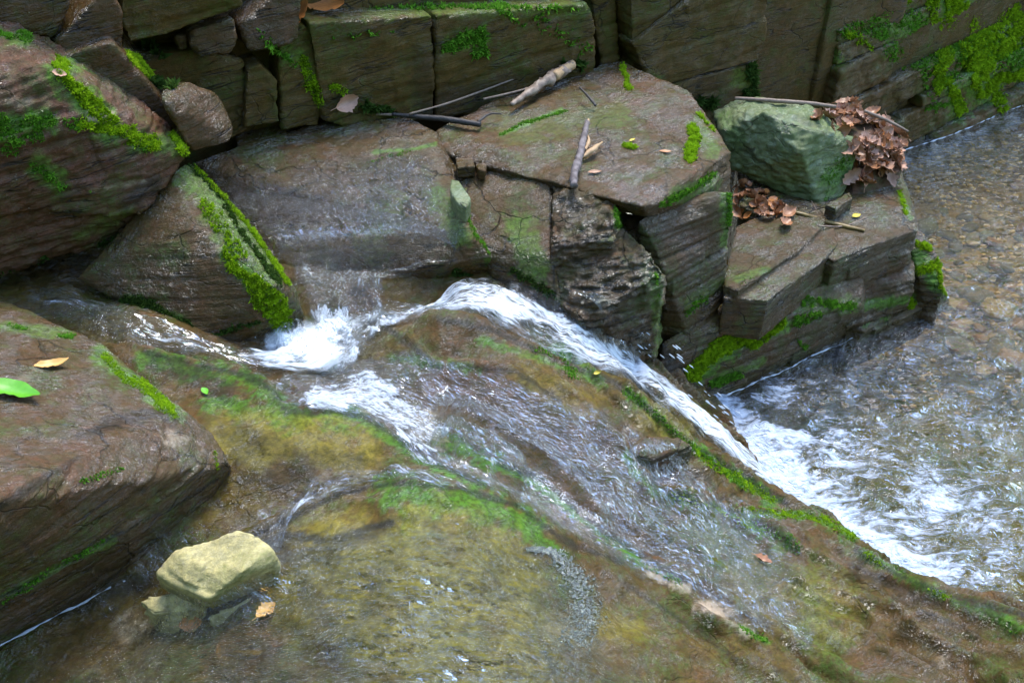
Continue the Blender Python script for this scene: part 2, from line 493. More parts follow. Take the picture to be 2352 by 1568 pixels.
def tuft_patch(name, V, F, strokes, mat, dens, ln, parent, seed=1, kind=True, minz=-.35, droop=0.0, rag=.55, ns=45.0):
    a = paint(V, strokes, ns=ns, seed=seed, rag=rag)
    C = V[F].mean(1); fa = a[F].mean(1)
    n = np.cross(V[F[:, 2]] - V[F[:, 0]], V[F[:, -1]] - V[F[:, 1]])
    A = np.linalg.norm(n, axis=1); n = n / (A[:, None] + 1e-12); A *= .5
    view = np.array([0, 0, CAM_Z]) - C; view /= np.linalg.norm(view, axis=1)[:, None]
    ok = ((n * view).sum(1) > .02) & (n[:, 2] > minz)
    w = A * sst(.25, .8, fa) * ok
    tot = w.sum()
    if tot <= 0: print('no moss', name); return None
    cnt = int(min(60000, tot * dens))
    if cnt < 3: print('tiny moss', name); return None
    r = np.random.default_rng(seed + cnt)
    pick = r.choice(len(F), cnt, p=w / tot)
    q = r.random((cnt, 4)) + .02; q /= q.sum(1)[:, None]
    if F.shape[1] == 4: P = (V[F[pick]] * q[:, :, None]).sum(1)
    else:
        q = q[:, :3]; q /= q.sum(1)[:, None]; P = (V[F[pick]] * q[:, :, None]).sum(1)
    Nn = n[pick]
    nb = 4
    VV = np.zeros((cnt, nb, 3, 3)); sh = np.zeros((cnt, nb, 3))
    clump = fbm(P * 60, 2, seed + 77)
    L = ln * (.7 + .6 * r.random(cnt)) * (1 + .7 * clump)
    base = sst(-.5, .6, clump) * .6
    for k in range(nb):
        d = r.normal(size=(cnt, 3)) * .75 + Nn * 1.0 + np.array([0, 0, .35 - droop])
        d /= np.linalg.norm(d, axis=1)[:, None]
        t = np.cross(d, r.normal(size=(cnt, 3))); t /= np.linalg.norm(t, axis=1)[:, None]
        wd = L * .28
        b0 = P - Nn * .001
        VV[:, k, 0] = b0 - t * wd[:, None]; VV[:, k, 1] = b0 + t * wd[:, None]; VV[:, k, 2] = b0 + d * L[:, None]
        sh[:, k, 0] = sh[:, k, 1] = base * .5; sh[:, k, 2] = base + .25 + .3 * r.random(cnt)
    VV = VV.reshape(-1, 3); FF = np.arange(len(VV)).reshape(-1, 3)
    o = mesh_from(name, VV, FF, mat, parent, smooth=False)
    attr(o, 'shade', np.clip(sh.ravel(), 0, 1))
    if kind: o['kind'] = 'stuff'
    return o
WALLTOP = .95
# ------------------------------------------------------------------ bedrock of the stream (height field through surveyed points)
BEDPTS = [
 # left stream and its bed
 (-250,640,.10),(60,690,.10),(200,740,.07),(330,740,.06),(430,800,.01),(560,830,-.06),(640,800,-.10),(760,790,-.12),(760,690,-.08),
 (860,720,-.11),(980,715,-.14),(1060,670,-.10),(1160,660,-.10),(1250,700,-.15),(1350,780,-.26),(1450,850,-.35),(1560,940,-.46),(1680,1030,-.58),(1790,1130,-.70),
 (1200,600,-.10),(1350,690,-.25),(1500,800,-.42),(1600,900,-.60),
 # mound left of the chute
 (900,750,-.10),(1010,742,-.06),(1120,765,-.08),(1230,810,-.14),(1350,860,-.22),(1450,900,-.28),(1560,1000,-.37),(1590,1030,-.42),(1680,1080,-.52),(1790,1160,-.64),
 (800,850,-.12),(1000,830,-.10),(1150,880,-.12),(1300,960,-.18),(1400,1020,-.24),(1500,1100,-.36),(1620,1120,-.44),
 # middle trough
 (620,860,-.08),(740,910,-.12),(900,950,-.15),(1050,1020,-.18),(1200,1100,-.22),(1330,1150,-.27),(1500,1230,-.36),(1650,1290,-.42),
 # olive mound
 (420,860,-.03),(500,960,-.01),(620,960,-.02),(760,980,-.04),(900,1040,-.07),(1000,1100,-.09),(560,1080,-.02),(700,1100,-.03),
 # lower trough and foreground dome
 (560,1200,-.06),(700,1150,-.06),(850,1090,-.07),(500,1250,-.08),
 (800,1200,-.02),(950,1150,.0),(1080,1170,-.03),(1200,1220,-.09),(1300,1280,-.16),(1400,1340,-.22),(1550,1400,-.30),
 (900,1300,.03),(1100,1350,.0),(1250,1430,-.08),(750,1400,.0),(950,1480,.02),(600,1500,-.05),(1200,1568,-.02),(900,1700,.02),(1400,1500,-.15),
 (300,1420,-.14),(150,1500,-.16),(300,1568,-.15),(60,1600,-.18),(450,1560,-.08),(-200,1700,-.2),(200,1800,-.1),(700,1800,0),
 # right flank running down to the pool
 (1850,1170,-.64),(1950,1225,-.63),(2050,1300,-.60),(2200,1350,-.56),(2352,1395,-.52),(2600,1440,-.5),
 (1700,1180,-.54),(1850,1260,-.55),(1900,1350,-.52),(1750,1350,-.46),(2050,1420,-.50),(2200,1480,-.48),(2352,1500,-.45),
 (1700,1480,-.34),(1600,1568,-.26),(1850,1568,-.38),(2100,1568,-.42),(2352,1568,-.40),(2600,1568,-.4),(1500,1700,-.15),(2000,1800,-.3),(2600,1800,-.3),
 (-400,1000,.0),(0,1000,.0),(200,1100,0.0),(900,560,0.0),(400,600,.0),(1700,800,-.75),
]
_bp = np.array([[*U(x, y, z)] for x, y, z in BEDPTS])
_R = np.linalg.norm(_bp[:, None, :2] - _bp[None, :, :2], axis=2)
_n = len(_bp)
_A = np.zeros((_n + 3, _n + 3)); _A[:_n, :_n] = np.sqrt(_R ** 2 + .0025) ; _A[:_n, :_n] += np.eye(_n) * -.004
_A[:_n, _n] = _A[_n, :_n] = 1; _A[:_n, _n + 1:] = _bp[:, :2]; _A[_n + 1:, :_n] = _bp[:, :2].T
_w = np.linalg.solve(_A, np.concatenate([_bp[:, 2], np.zeros(3)]))

# ledge lines: the rock on the near side stands proud of the trough behind it
LEDGES = [
 ([(330,820),(430,845),(560,870),(620,905),(650,955),(760,955),(830,965),(900,1010),(1000,1075),(1100,1120)], .035, .16),
 ([(560,1245),(650,1205),(780,1140),(900,1120),(1050,1130),(1180,1170),(1300,1255),(1420,1300)], .030, .2),
 ([(1000,740),(1120,765),(1250,825),(1400,885),(1500,960),(1590,1040),(1700,1100),(1800,1165)], .035, .15),
 ([(1050,1010),(1140,1070),(1240,1110),(1330,1190),(1460,1280),(1600,1360),(1760,1450)], .028, .14),
 ([(1440,1040),(1500,1130),(1580,1160),(1700,1190),(1800,1250)], .025, .10),
 ([(880,760),(1000,850),(1180,860),(1280,930)], .012, .08),
 ([(1960,1270),(2060,1330),(2200,1385),(2400,1430)], .02, .2),
]
def bed0(X, Y):
    X = np.atleast_1d(X); Y = np.atleast_1d(Y)
    out = np.zeros(len(X))
    for a in range(0, len(X), 40000):
        x = X[a:a + 40000, None] - _bp[None, :, 0]; y = Y[a:a + 40000, None] - _bp[None, :, 1]
        out[a:a + 40000] = np.sqrt(x * x + y * y + .0025) @ _w[:_n] + _w[_n] + _w[_n + 1] * X[a:a + 40000] + _w[_n + 2] * Y[a:a + 40000]
    return out

def onbed(pts, f=None, k=24):
    """the points of the bed seen along surveyed sight lines"""
    f = f or bed0
    p = np.array(pts, float)
    D = np.array([ray(x, y) for x, y in p])
    z = np.full(len(p), -.1)
    for i in range(k):
        t = (z - CAM_Z) / D[:, 2]
        z = .4 * z + .6 * np.clip(f(D[:, 0] * t, D[:, 1] * t), -1.2, .5)
    t = (z - CAM_Z) / D[:, 2]
    return np.stack([D[:, 0] * t, D[:, 1] * t, z], 1)

_led = [(onbed(p), a * 1.5, w) for p, a, w in LEDGES]
def bed(X, Y, detail=False):
    X = np.atleast_1d(np.asarray(X, float)); Y = np.atleast_1d(np.asarray(Y, float))
    z = bed0(X, Y)
    P = np.stack([X, Y, z * 0], 1)
    jx = X + .012 * fbm(P * 9, 2, 71); jy = Y + .012 * fbm(P * 9, 2, 72)
    for L, a, w in _led:
        best = np.full(len(X), 1e9); sg = np.ones(len(X))
        for (ax, ay, _), (bx, by, _) in zip(L[:-1], L[1:]):
            dx, dy = bx - ax, by - ay
            t = np.clip(((jx - ax) * dx + (jy - ay) * dy) / (dx * dx + dy * dy), 0, 1)
            d = np.hypot(jx - ax - t * dx, jy - ay - t * dy)
            c = dx * (jy - ay) - dy * (jx - ax)          # >0: left of the line = far side
            m = d < best
            best = np.where(m, d, best); sg = np.where(m, np.where(c < 0, 1.0, -1.0), sg)
        sd_ = best * sg
        z = z + a * sst(-.012, .008, sd_) * np.exp(-np.maximum(sd_, 0) / w) - a * .35 * np.exp(-np.abs(np.minimum(sd_, 0)) / .03) * (sd_ < 0)
    if detail:
        z = z + .016 * fbm(P * 4.5, 4, 81) + .010 * np.abs(fbm(P * np.array([7, 12, 1.]), 3, 83)) + .0035 * fbm(P * 30, 3, 85)
        fa = np.array([.78, -.63]); al = X * fa[0] + Y * fa[1]; ac = -X * fa[1] + Y * fa[0]
        W2 = np.stack([al * 2.2, ac * 8.0, al * 0], 1); W2 = W2 + .5 * np.stack([fbm(P * 2.5, 2, 101), fbm(P * 2.5, 2, 102), al * 0], 1)
        rg = 1 - np.abs(fbm(W2, 3, 103)) * 2.2
        gate = sst(.0, .35, X - .15 + .2 * (Y - 1.6)) * .8 + .2
        z = z + .042 * (rg - .5) * gate
        W3 = np.stack([al * 7, ac * 22.0, al * 0], 1) + .6 * np.stack([fbm(P * 6, 2, 104), fbm(P * 6, 2, 105), al * 0], 1)
        z = z + .010 * (1 - np.abs(fbm(W3, 3, 106)) * 2) * (gate * .8 + .2)
        # low steps where beds of the rock break off
        q = (z * 14 + fbm(P * 3.0, 3, 87) * 1.4); fr = q - np.floor(q)
        z = z + .012 * (sst(.42, .58, fr) - fr) * sst(-.2, .4, fbm(P * 2.2, 2, 88))
    return z

def grid(x0, x1, y0, y1, st):
    nx, ny = int((x1 - x0) / st) + 1, int((y1 - y0) / st) + 1
    gx, gy = np.meshgrid(np.linspace(x0, x1, nx), np.linspace(y0, y1, ny))
    i = np.arange(nx * ny).reshape(ny, nx)
    F = np.stack([i[:-1, :-1], i[:-1, 1:], i[1:, 1:], i[1:, :-1]], -1).reshape(-1, 4)
    return gx.ravel(), gy.ravel(), F

gx, gy, F = grid(-1.7, 2.3, .75, 3.1, .0085)
gz = bed(gx, gy, True)
# the bank breaks off into the plunge pool
bankp = onbed([(1500,790),(1640,915),(1800,1165),(1900,1195),(1985,1262),(2090,1325),(2250,1368),(2500,1400),(2800,1430)])
bankp[:, 2] = 0
PXY = np.stack([gx, gy], 1)
best = np.full(len(gx), 1e9); sg = np.ones(len(gx))
jx = gx + .02 * fbm(np.stack([gx, gy, gx * 0], 1) * 7, 3, 91); jy = gy
for (ax, ay, _), (bx, by, _) in zip(bankp[:-1], bankp[1:]):
    dx, dy = bx - ax, by - ay
    t = np.clip(((jx - ax) * dx + (jy - ay) * dy) / (dx * dx + dy * dy), 0, 1)
    d = np.hypot(jx - ax - t * dx, jy - ay - t * dy); c = dx * (jy - ay) - dy * (jx - ax)
    m = d < best; best = np.where(m, d, best); sg = np.where(m, np.sign(c), sg)
pool_side = best * sg
gz = np.where(gx > .7, gz - .5 * sst(.0, .12, pool_side), gz)
BV_ = np.stack([gx, gy, gz], 1)
bedF = F
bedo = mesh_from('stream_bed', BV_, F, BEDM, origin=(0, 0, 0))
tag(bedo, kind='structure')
px_, py_, _ = proj(BV_)
MOSSB = [
 ([(330,820),(430,845),(560,870),(620,905),(650,950)], 26, .8), ([(480,930),(600,950),(820,960)], 32, .9), ([(820,960),(900,1010),(1000,1075),(1100,1120)], 14, .9),
 ([(640,820),(760,835)], 14, 1), ([(900,820),(1100,850)], 10, .8), ([(1000,1010),(1080,1040),(1130,1060)], 28, 1), ([(1050,1010),(1140,1070),(1240,1110),(1330,1190),(1460,1280)], 13, 1),
 ([(1100,780),(1230,820),(1380,880)], 10, .7), ([(1440,900),(1590,1020),(1780,1150)], 15, 1), ([(900,1130),(1000,1140),(1150,1180),(1230,1210)], 42, .9),
 ([(1230,1230),(1300,1270)], 10, .8), ([(940,1215)], 22, .9), ([(1440,1050),(1500,1130),(1700,1180),(1860,1180),(1960,1230)], 13, .9),
 ([(1720,1200),(1800,1250)], 22, .9), ([(1980,1270),(2120,1350),(2352,1440)], 12, .7), ([(1460,1290),(1560,1330)], 9, .8), ([(1700,1440),(1760,1470)], 9, .8), ([(1270,790),(1380,870)], 14, .8),
 ([(1850,1350),(1900,1480)], 60, .35), ([(1600,1200),(1750,1300)], 60, .35), ([(1300,1350)], 60, .3),
]
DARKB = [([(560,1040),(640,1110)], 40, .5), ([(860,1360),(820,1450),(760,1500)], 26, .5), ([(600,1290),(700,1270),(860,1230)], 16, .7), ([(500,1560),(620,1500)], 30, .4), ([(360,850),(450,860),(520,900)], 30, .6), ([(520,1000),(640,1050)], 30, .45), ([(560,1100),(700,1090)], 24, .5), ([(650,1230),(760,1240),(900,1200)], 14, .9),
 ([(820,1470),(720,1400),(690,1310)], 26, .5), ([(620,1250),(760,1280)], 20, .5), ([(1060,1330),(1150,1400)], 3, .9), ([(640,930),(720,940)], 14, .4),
 ([(1480,1020),(1510,1080)], 10, .9), ([(1250,1500),(1280,1540)], 8, .9), ([(300,1440),(450,1400)], 40, .5), ([(0,1440),(330,1330)], 30, .7)] + [([(x + 6, y - 9) for x, y in L], 9, .75) for L, _, _ in LEDGES] + [([(600,1010),(700,1050),(820,1060)], 26, .45), ([(540,980),(600,1000)], 20, .5), ([(1150,980),(1300,1060),(1420,1150)], 12, .5), ([(1420,1330),(1560,1420),(1700,1520)], 8, .6), ([(1960,1300),(2100,1370),(2300,1400)], 16, .6), ([(2050,1370),(2250,1460)], 8, .5)]  # ledge troughs: crevice shade painted dark, along with their dark green growth
PALEB = [([(830,900),(900,940),(960,960),(1000,1010)], 34, .8), ([(1490,1310),(1540,1335),(1580,1350)], 13, 1), ([(1610,1390),(1660,1400),(1720,1450)], 17, .9), ([(740,905)], 18, .5),
 ([(1250,1440),(1330,1450)], 10, .3), ([(300,1430)], 36, .5), ([(650,1470)], 10, .5), ([(2170,1520)], 16, .5)]
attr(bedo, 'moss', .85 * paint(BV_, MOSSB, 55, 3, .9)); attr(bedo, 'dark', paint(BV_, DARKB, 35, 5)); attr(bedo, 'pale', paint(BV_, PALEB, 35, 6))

GOLDB = [([(760,1330),(950,1300),(1150,1400)], 170, .85), ([(900,1480),(1150,1500)], 130, .8), ([(520,1000),(700,1020),(820,1040)], 70, .7), ([(1250,1440),(1450,1440)], 60, .5), ([(1500,960),(1560,1000)], 40, .6), ([(1200,850),(1350,930)], 40, .4), ([(1750,1330),(1900,1400)], 90, .3)]
attr(bedo, 'gold', paint(BV_, GOLDB, 14, 15, .4))
# pool floor
gx2, gy2, F2 = grid(.3, 5.2, .9, 7.0, .02)
P2 = np.stack([gx2, gy2, gx2 * 0], 1)
far = sst(2.6, 4.6, gy2)
gz2 = -1.0 + .22 * far + .03 * fbm(P2 * 2.0, 3, 95) + .012 * fbm(P2 * 14, 3, 96)
pbo = mesh_from('pool_bed', np.stack([gx2, gy2, gz2], 1), F2, POOLM, origin=(0, 0, 0)); tag(pbo, kind='structure')
near = 1 - sst(2.7, 3.7, gy2 + .25 * fbm(P2 * 3, 3, 99))
attr(pbo, 'moss', .45 * near); attr(pbo, 'dark', .45 * near); attr(pbo, 'pale', gz2 * 0)

# ------------------------------------------------------------------ rocks round the stream
# big mossy red boulder, upper left
top = T((-260,10,.80),(0,22,.82),(130,112,.72),(215,150,.66),(300,215,.56),(400,290,.47),(428,352,.42),(300,330,.50),(150,170,.70),(-260,150,.82))
UL = [top + T((-260,500,.40),(0,470,.40),(330,500,.28),(400,400,.36)),
      T((-260,480,.46),(0,450,.43),(330,470,.30),(405,392,.37),(-260,640,.16),(0,640,.16),(160,590,.17),(310,545,.18),(-260,560,.2)) + down(T((-260,200,.5),(100,300,.4)), .15)]
ul = rock('mossy_red_boulder', UL, REDR, 21, 'big reddish layered boulder with bright moss along its crest, upper left corner', 'boulder', voxel=.0075, smooth=0,
          lay=.012, lt=.06, rough=.012, fine=.014, crumble=.014,
          moss=[([(0,300),(40,290),(100,280)], 34, .8), ([(0,80),(60,90)], 20, .6), ([(140,160),(190,230),(250,290)], 40, .8), ([(90,380),(130,420)], 30, .6), ([(320,330),(400,330)], 30, .6), ([(180,540),(300,480)], 20, .3)],
          pale=[([(215,258),(235,270)], 24, .8), ([(20,235),(70,235)], 14, .4), ([(210,440),(330,415)], 6, .5)], dark=[([(290,470),(360,420)], 18, .6), ([(30,500),(120,470),(180,440)], 4, .6)],
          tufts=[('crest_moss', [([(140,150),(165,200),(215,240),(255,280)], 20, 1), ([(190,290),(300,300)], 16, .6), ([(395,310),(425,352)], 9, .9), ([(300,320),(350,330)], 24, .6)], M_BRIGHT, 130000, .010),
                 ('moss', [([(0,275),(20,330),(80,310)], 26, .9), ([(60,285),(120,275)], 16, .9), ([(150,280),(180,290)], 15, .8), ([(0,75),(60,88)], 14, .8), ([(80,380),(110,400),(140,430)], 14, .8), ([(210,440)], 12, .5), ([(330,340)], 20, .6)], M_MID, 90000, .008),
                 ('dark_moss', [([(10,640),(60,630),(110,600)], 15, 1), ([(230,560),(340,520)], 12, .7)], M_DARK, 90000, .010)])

# middle block with the mossy shoulder
ML = [T((175,640,.13),(240,600,.18),(360,552,.24),(425,508,.28),(460,508,.27),(550,560,.21),(635,655,.13),(700,722,-.05),(405,385,.38),(445,372,.36),(505,440,.29),(570,510,.21),(628,590,.14),(680,665,.04)) +
      T((290,705,.04),(440,775,-.01),(520,805,-.06),(610,805,-.12),(695,745,-.14)) + down(T((360,420,.35)), -.1)]
ml = rock('mossy_shoulder_rock', ML, BROWN, 22, 'brown wedge of rock splitting the two streams, wet top and moss down its right shoulder', 'rock', voxel=.008,
          lay=.006, lt=.05, rough=.012, fine=.005, crumble=.003,
          moss=[([(430,390),(490,450),(560,560),(620,620)], 46, .55), ([(520,590),(620,680),(650,750)], 24, .8), ([(300,690),(430,750)], 16, .5)],
          pale=[([(500,570),(545,600)], 12, .4)], dark=[([(480,780),(600,790)], 18, .5), ([(0,0)], 1, 0)],
          tufts=[('moss', [([(450,385),(520,460),(600,560),(660,650)], 7, .7), ([(470,470),(520,540),(560,590)], 22, .45), ([(530,600),(570,640),(640,690),(660,750)], 20, 1), ([(590,660),(625,720),(655,760)], 24, 1), ([(525,585)], 18, .7)], M_BRIGHT, 110000, .009),
                 ('dark_moss', [([(290,690),(350,705),(430,755)], 16, .9), ([(470,775),(590,740)], 8, .8), ([(430,375),(500,440),(560,540),(640,650)], 11, .5)], M_DARK, 90000, .009)])

# lower left block
LLt = T((-200,640,.22),(20,690,.19),(235,790,.15),(340,880,.12),(480,990,.07),(535,1065,.03),(395,955,.16),(200,1031,.25),(68,1108,.32),(-60,1170,.36),(-260,1250,.40))
LL = [LLt + down(T((-200,640,.2),(20,690,.17),(235,790,.11)), -.2) + T((-200,1600,-.14),(0,1490,-.14),(200,1375,-.13),(330,1300,-.12),(450,1220,-.11),(530,1125,-.10),(542,1080,-.08))]
ll = rock('foreground_block', LL, GREY, 23, 'large flat topped brown block at the lower left edge with a leaf on top', 'rock', voxel=.0075,
          lay=.010, lt=.07, rough=.012, fine=.006, crumble=.008,
          moss=[([(230,810),(330,890),(400,950)], 22, .7), ([(0,750),(160,765)], 14, .5), ([(0,1370),(200,1270),(260,1240)], 10, .5)],
          dark=[([(180,1000),(330,950),(400,960)], 18, .6), ([(0,1160),(70,1120),(180,1050)], 10, .6), ([(0,1370),(200,1265),(400,1160),(500,1100)], 3, .9), ([(330,1125)], 8, .8), ([(0,1215),(60,1250),(80,1290)], 5, .5)],
          pale=[([(380,1000),(410,1020)], 16, .5), ([(100,850),(30,880)], 14, .3), ([(425,1010)], 12, .5)],
          tufts=[('moss', [([(240,820),(290,870),(350,900)], 13, .9), ([(330,880),(390,935)], 13, .9), ([(360,930),(400,955)], 9, 1), ([(490,1040),(500,1075)], 7, .8)], M_BRIGHT, 90000, .006),
                 ('green_moss', [([(5,1385),(60,1350),(110,1310),(190,1270),(240,1240)], 9, .8), ([(190,1105),(280,1075)], 8, .8), ([(20,745),(60,755)], 9, .7), ([(130,770),(170,772)], 8, .8)], M_MID, 90000, .006)])

# flat water slide slab
SL = [T((440,375,.22),(480,395,.18),(560,520,.06),(640,610,-.03),(710,675,-.12),(870,655,-.12),(950,622,-.04),(1095,552,.05),(1130,590,.0),(1062,480,.10),(1022,375,.17),(1005,300,.205),(940,270,.21),(740,275,.215),(560,330,.215)) +
      down(T((440,375,.2),(740,275,.2),(1005,300,.2)), -.2) + T((1190,625,-.10),(1150,668,-.2),(980,715,-.25),(870,700,-.25))]
sl = rock('slide_slab', SL, BROWN, 24, 'wide flat brown slab that a thin sheet of water slides over, left of the stick slab', 'slab', voxel=.008,
          lay=.006, lt=.06, rough=.009, fine=.004, crumble=.006,
          moss=[([(860,350),(960,340),(1000,330)], 5, .7), ([(1000,450),(1060,540)], 30, .5), ([(1060,640),(1000,660)], 16, .8), ([(900,480),(850,560)], 50, .3), ([(1130,600),(1200,640)], 16, .5)],
          dark=[([(900,420),(850,480)], 40, .35), ([(935,300),(935,420)], 2, .6)],
          tufts=[('moss', [([(1065,480),(1090,540),(1140,590),(1190,620)], 8, .7), ([(840,375),(950,345)], 4, .7)], M_MID, 80000, .006),
                 ('dark_moss', [([(1050,625),(1080,640)], 12, 1), ([(985,650),(1010,670)], 14, 1), ([(1160,620),(1210,640)], 14, .8)], M_DARK, 100000, .010)])

# stick slab (upper layer)
S1 = [T((1000,300,.195),(1120,235,.20),(1310,185,.205),(1400,142,.21),(1425,142,.21),(1437,205,.205),(1580,205,.20),(1632,285,.20),(1680,348,.19),(1590,405,.19),(1480,478,.17),(1420,450,.165),(1265,420,.165),(1130,385,.165),(1020,352,.165)) +
      down(T((1000,300,.2),(1425,142,.2),(1437,205,.2),(1580,205,.2)), .0) + T((1680,452,.04),(1590,455,.05),(1490,500,.10),(1420,470,.12),(1265,440,.12),(1130,400,.12),(1020,365,.12))]
s1 = rock('stick_slab', S1, BROWN, 25, 'broad upper slab carrying a grey broken stick and a stripe of moss', 'slab', voxel=.008,
          lay=.008, lt=.05, rough=.008, fine=.007, crumble=.008,
          moss=[([(1150,310),(1290,250)], 5, .8), ([(1180,300),(1420,260)], 40, .25), ([(1600,290),(1640,340)], 24, .4), ([(1560,450),(1640,420)], 22, .5)], dark=[([(1265,320),(1265,420)], 2, .6), ([(1530,370),(1530,450)], 2, .6)],
          tufts=[('moss', [([(1590,295),(1595,320),(1585,360)], 12, 1), ([(1430,150),(1445,205)], 5, 1), ([(1435,335),(1455,340)], 6, 1), ([(1600,260),(1640,300)], 4, .6)], M_BRIGHT, 150000, .011),
                 ('green_moss', [([(1150,310),(1200,285),(1300,255)], 4, .8), ([(1520,470),(1590,435),(1640,400)], 9, .9)], M_MID, 90000, .007)])
# rear shelf of the same slab
SR = [T((930,262,.22),(1100,235,.215),(1320,160,.215),(1400,140,.215),(1440,205,.19),(1600,215,.18),(1640,250,.15),(1500,320,.17),(1000,330,.18)) + down(T((930,262,.2),(1320,160,.2),(1640,250,.2),(1500,320,.17),(1000,330,.18)), .0)]

# slab between: dripping block
MB = [T((1010,330,.15),(1265,420,.155),(1265,590,.03),(1290,690,-.09),(1200,640,-.05),(1100,560,.02),(1060,480,.08),(1030,400,.12)) + down(T((1010,330,.1),(1265,420,.1),(1290,690,-.1),(1200,640,0)), -.3)]
mb = rock('inner_slab', MB, BROWN, 26, 'low wet brown slab between the slide slab and the cracked block', 'slab', voxel=.008, lay=.004, rough=.008, crumble=.005,
          moss=[([(1190,520),(1230,620)], 40, .5), ([(1060,440)], 12, .8)], dark=[([(1262,440),(1275,680)], 3, .9)],
          tufts=[('moss', [([(1180,620),(1270,680)], 12, .7)], M_DARK, 90000, .009)])
MC = [T((1268,425,.155),(1330,445,.155),(1415,462,.15),(1422,500,.13),(1405,545,.09),(1268,560,.08)) + down(T((1268,425,.15),(1415,462,.15),(1422,500,.1),(1405,545,.1),(1268,560,.1)), -.2),
      T((1268,540,.075),(1420,520,.09),(1440,530,.08),(1528,622,.0),(1500,632,-.02),(1385,712,-.09),(1330,740,-.13),(1290,690,-.09)) + T((1515,800,-.55),(1430,830,-.6),(1330,850,-.6)) + down(T((1528,622,0),(1430,520,.1),(1290,600,0)), -.6)]
MC.append(T((1395,470,.06),(1490,495,.05),(1505,570,-.02),(1425,570,.0)) + down(T((1395,470,.06),(1490,495,.05),(1505,570,-.02),(1425,570,.0)), -.6))
mc = rock('cracked_block', MC, LEDGE, 27, 'squat block with crumbled flaky top and smooth dark front face beside the chute', 'rock', voxel=.006, smooth=0, lay=.016, lt=.04, rough=.012, fine=.009, crumble=.020,
          moss=[([(1415,490),(1420,520)], 12, .8), ([(1505,640),(1520,800)], 16, .4)], dark=[([(1280,570),(1400,540)], 8, .6)],
          tufts=[('moss', [([(1418,480),(1420,520)], 9, 1), ([(1505,620),(1512,680)], 5, .5)], M_MID, 120000, .008)])

# pillar block and its cap
PC = [T((1465,505,.09),(1555,455,.11),(1640,440,.12),(1682,440,.12),(1690,470,.08),(1500,560,.02)) + down(T((1480,520,.09),(1682,470,.1),(1640,440,.1),(1555,455,.1)), -.45),
      T((1500,560,.02),(1530,640,-.10),(1665,510,-.02),(1680,480,.06),(1560,470,.1)) + T((1520,800,-.45),(1590,800,-.42),(1660,690,-.30),(1665,640,-.2)) + down(T((1680,480,.1),(1560,470,.1)), -.5)]
pc = rock('tall_block', PC, LEDGE, 28, 'tall dark fronted block directly under the right end of the stick slab', 'rock', voxel=.0065, smooth=0, lay=.016, lt=.075, rough=.008, fine=.004, crumble=.006,
          moss=[([(1670,440),(1670,560)], 16, .6), ([(1580,700),(1650,650)], 18, .3)], dark=[([(1500,640),(1510,790)], 14, .8), ([(1540,560)], 4, .4)],
          tufts=[('moss', [([(1675,430),(1675,510)], 8, .9), ([(1580,720),(1600,700),(1620,690)], 12, .6), ([(1500,520)], 4, .4)], M_MID, 90000, .007),])

def ledge_block(name, top, bot, seed, label, **kw):
    return rock(name, [T(*top) + bot], LEDGE, seed, label, 'rock', **kw)

# stepped ledges above the pool
L1 = [T((1520,785,-.36),(1660,700,-.33),(1745,690,-.33),(1900,620,-.36),(1980,640,-.38),(1975,700,-.45)) + T((1650,920,-.75),(1575,880,-.75),(1900,805,-.75),(2010,760,-.75)) + down(T((1520,785,-.3),(1660,640,-.3),(1960,640,-.4)), -.8)]
l1 = rock('mossy_base_ledge', L1, LEDGE, 29, 'lowest ledge with a broad band of moss standing in the pool', 'rock', voxel=.0065, smooth=0, lay=.014, lt=.07, rough=.006, fine=.005,
          moss=[([(1600,860),(1700,790),(1800,740)], 24, .8), ([(1650,870),(1750,830)], 12, .5), ([(1830,700),(1960,700)], 24, .4)], dark=[([(1520,800),(1560,860)], 20, .8)],
          tufts=[('moss', [([(1590,860),(1640,810),(1750,765),(1790,740)], 20, 1), ([(1640,800),(1720,780)], 20, 1)], M_BRIGHT, 110000, .010),
                 ('green_moss', [([(1640,880),(1700,860)], 14, .9), ([(1830,740),(1880,720)], 14, .7), ([(1850,690),(1955,705)], 14, .8), ([(1830,780),(1850,800)], 8, .6)], M_MID, 90000, .008)])
L2 = [T((1662,655,-.205),(1696,668,-.205),(1828,580,-.205),(1890,520,-.205),(1905,475,-.20),(1830,455,-.20),(1690,520,-.205)) + down(T((1662,655,-.205),(1696,668,-.205),(1828,580,-.205),(1890,520,-.205),(1905,475,-.20),(1690,520,-.205)), -.236),
      T((1662,685,-.240),(1720,684,-.240),(1762,690,-.240),(1898,590,-.235),(1925,560,-.235),(1915,520,-.22),(1690,540,-.22)) + down(T((1662,685,-.24),(1720,684,-.24),(1762,690,-.24),(1898,590,-.235),(1925,560,-.235),(1915,520,-.22),(1690,540,-.22)), -.40)]
L2b = [T((1664,705,-.30),(1722,700,-.30),(1756,722,-.30),(1800,690,-.30),(1700,640,-.28)) + down(T((1664,705,-.30),(1722,700,-.30),(1756,722,-.30),(1800,690,-.32),(1700,640,-.28)), -.42)]
l2 = rock('flat_topped_ledge', L2, LEDGE, 30, 'flat topped wet ledge right of the tall block, leaf litter at its back', 'rock', voxel=.006, lay=.006, lt=.05, rough=.004, fine=.003, crumble=.004, smooth=0,
          moss=[([(1690,640),(1760,620)], 10, .4)], tufts=[('moss', [([(1700,655),(1740,635)], 4, .6)], M_MID, 60000, .006)])
l2b = rock('low_step', L2b, LEDGE, 31, 'small triangular wet step just above the moss band', 'rock', voxel=.006, lay=.005, lt=.04, crumble=.003, smooth=0)
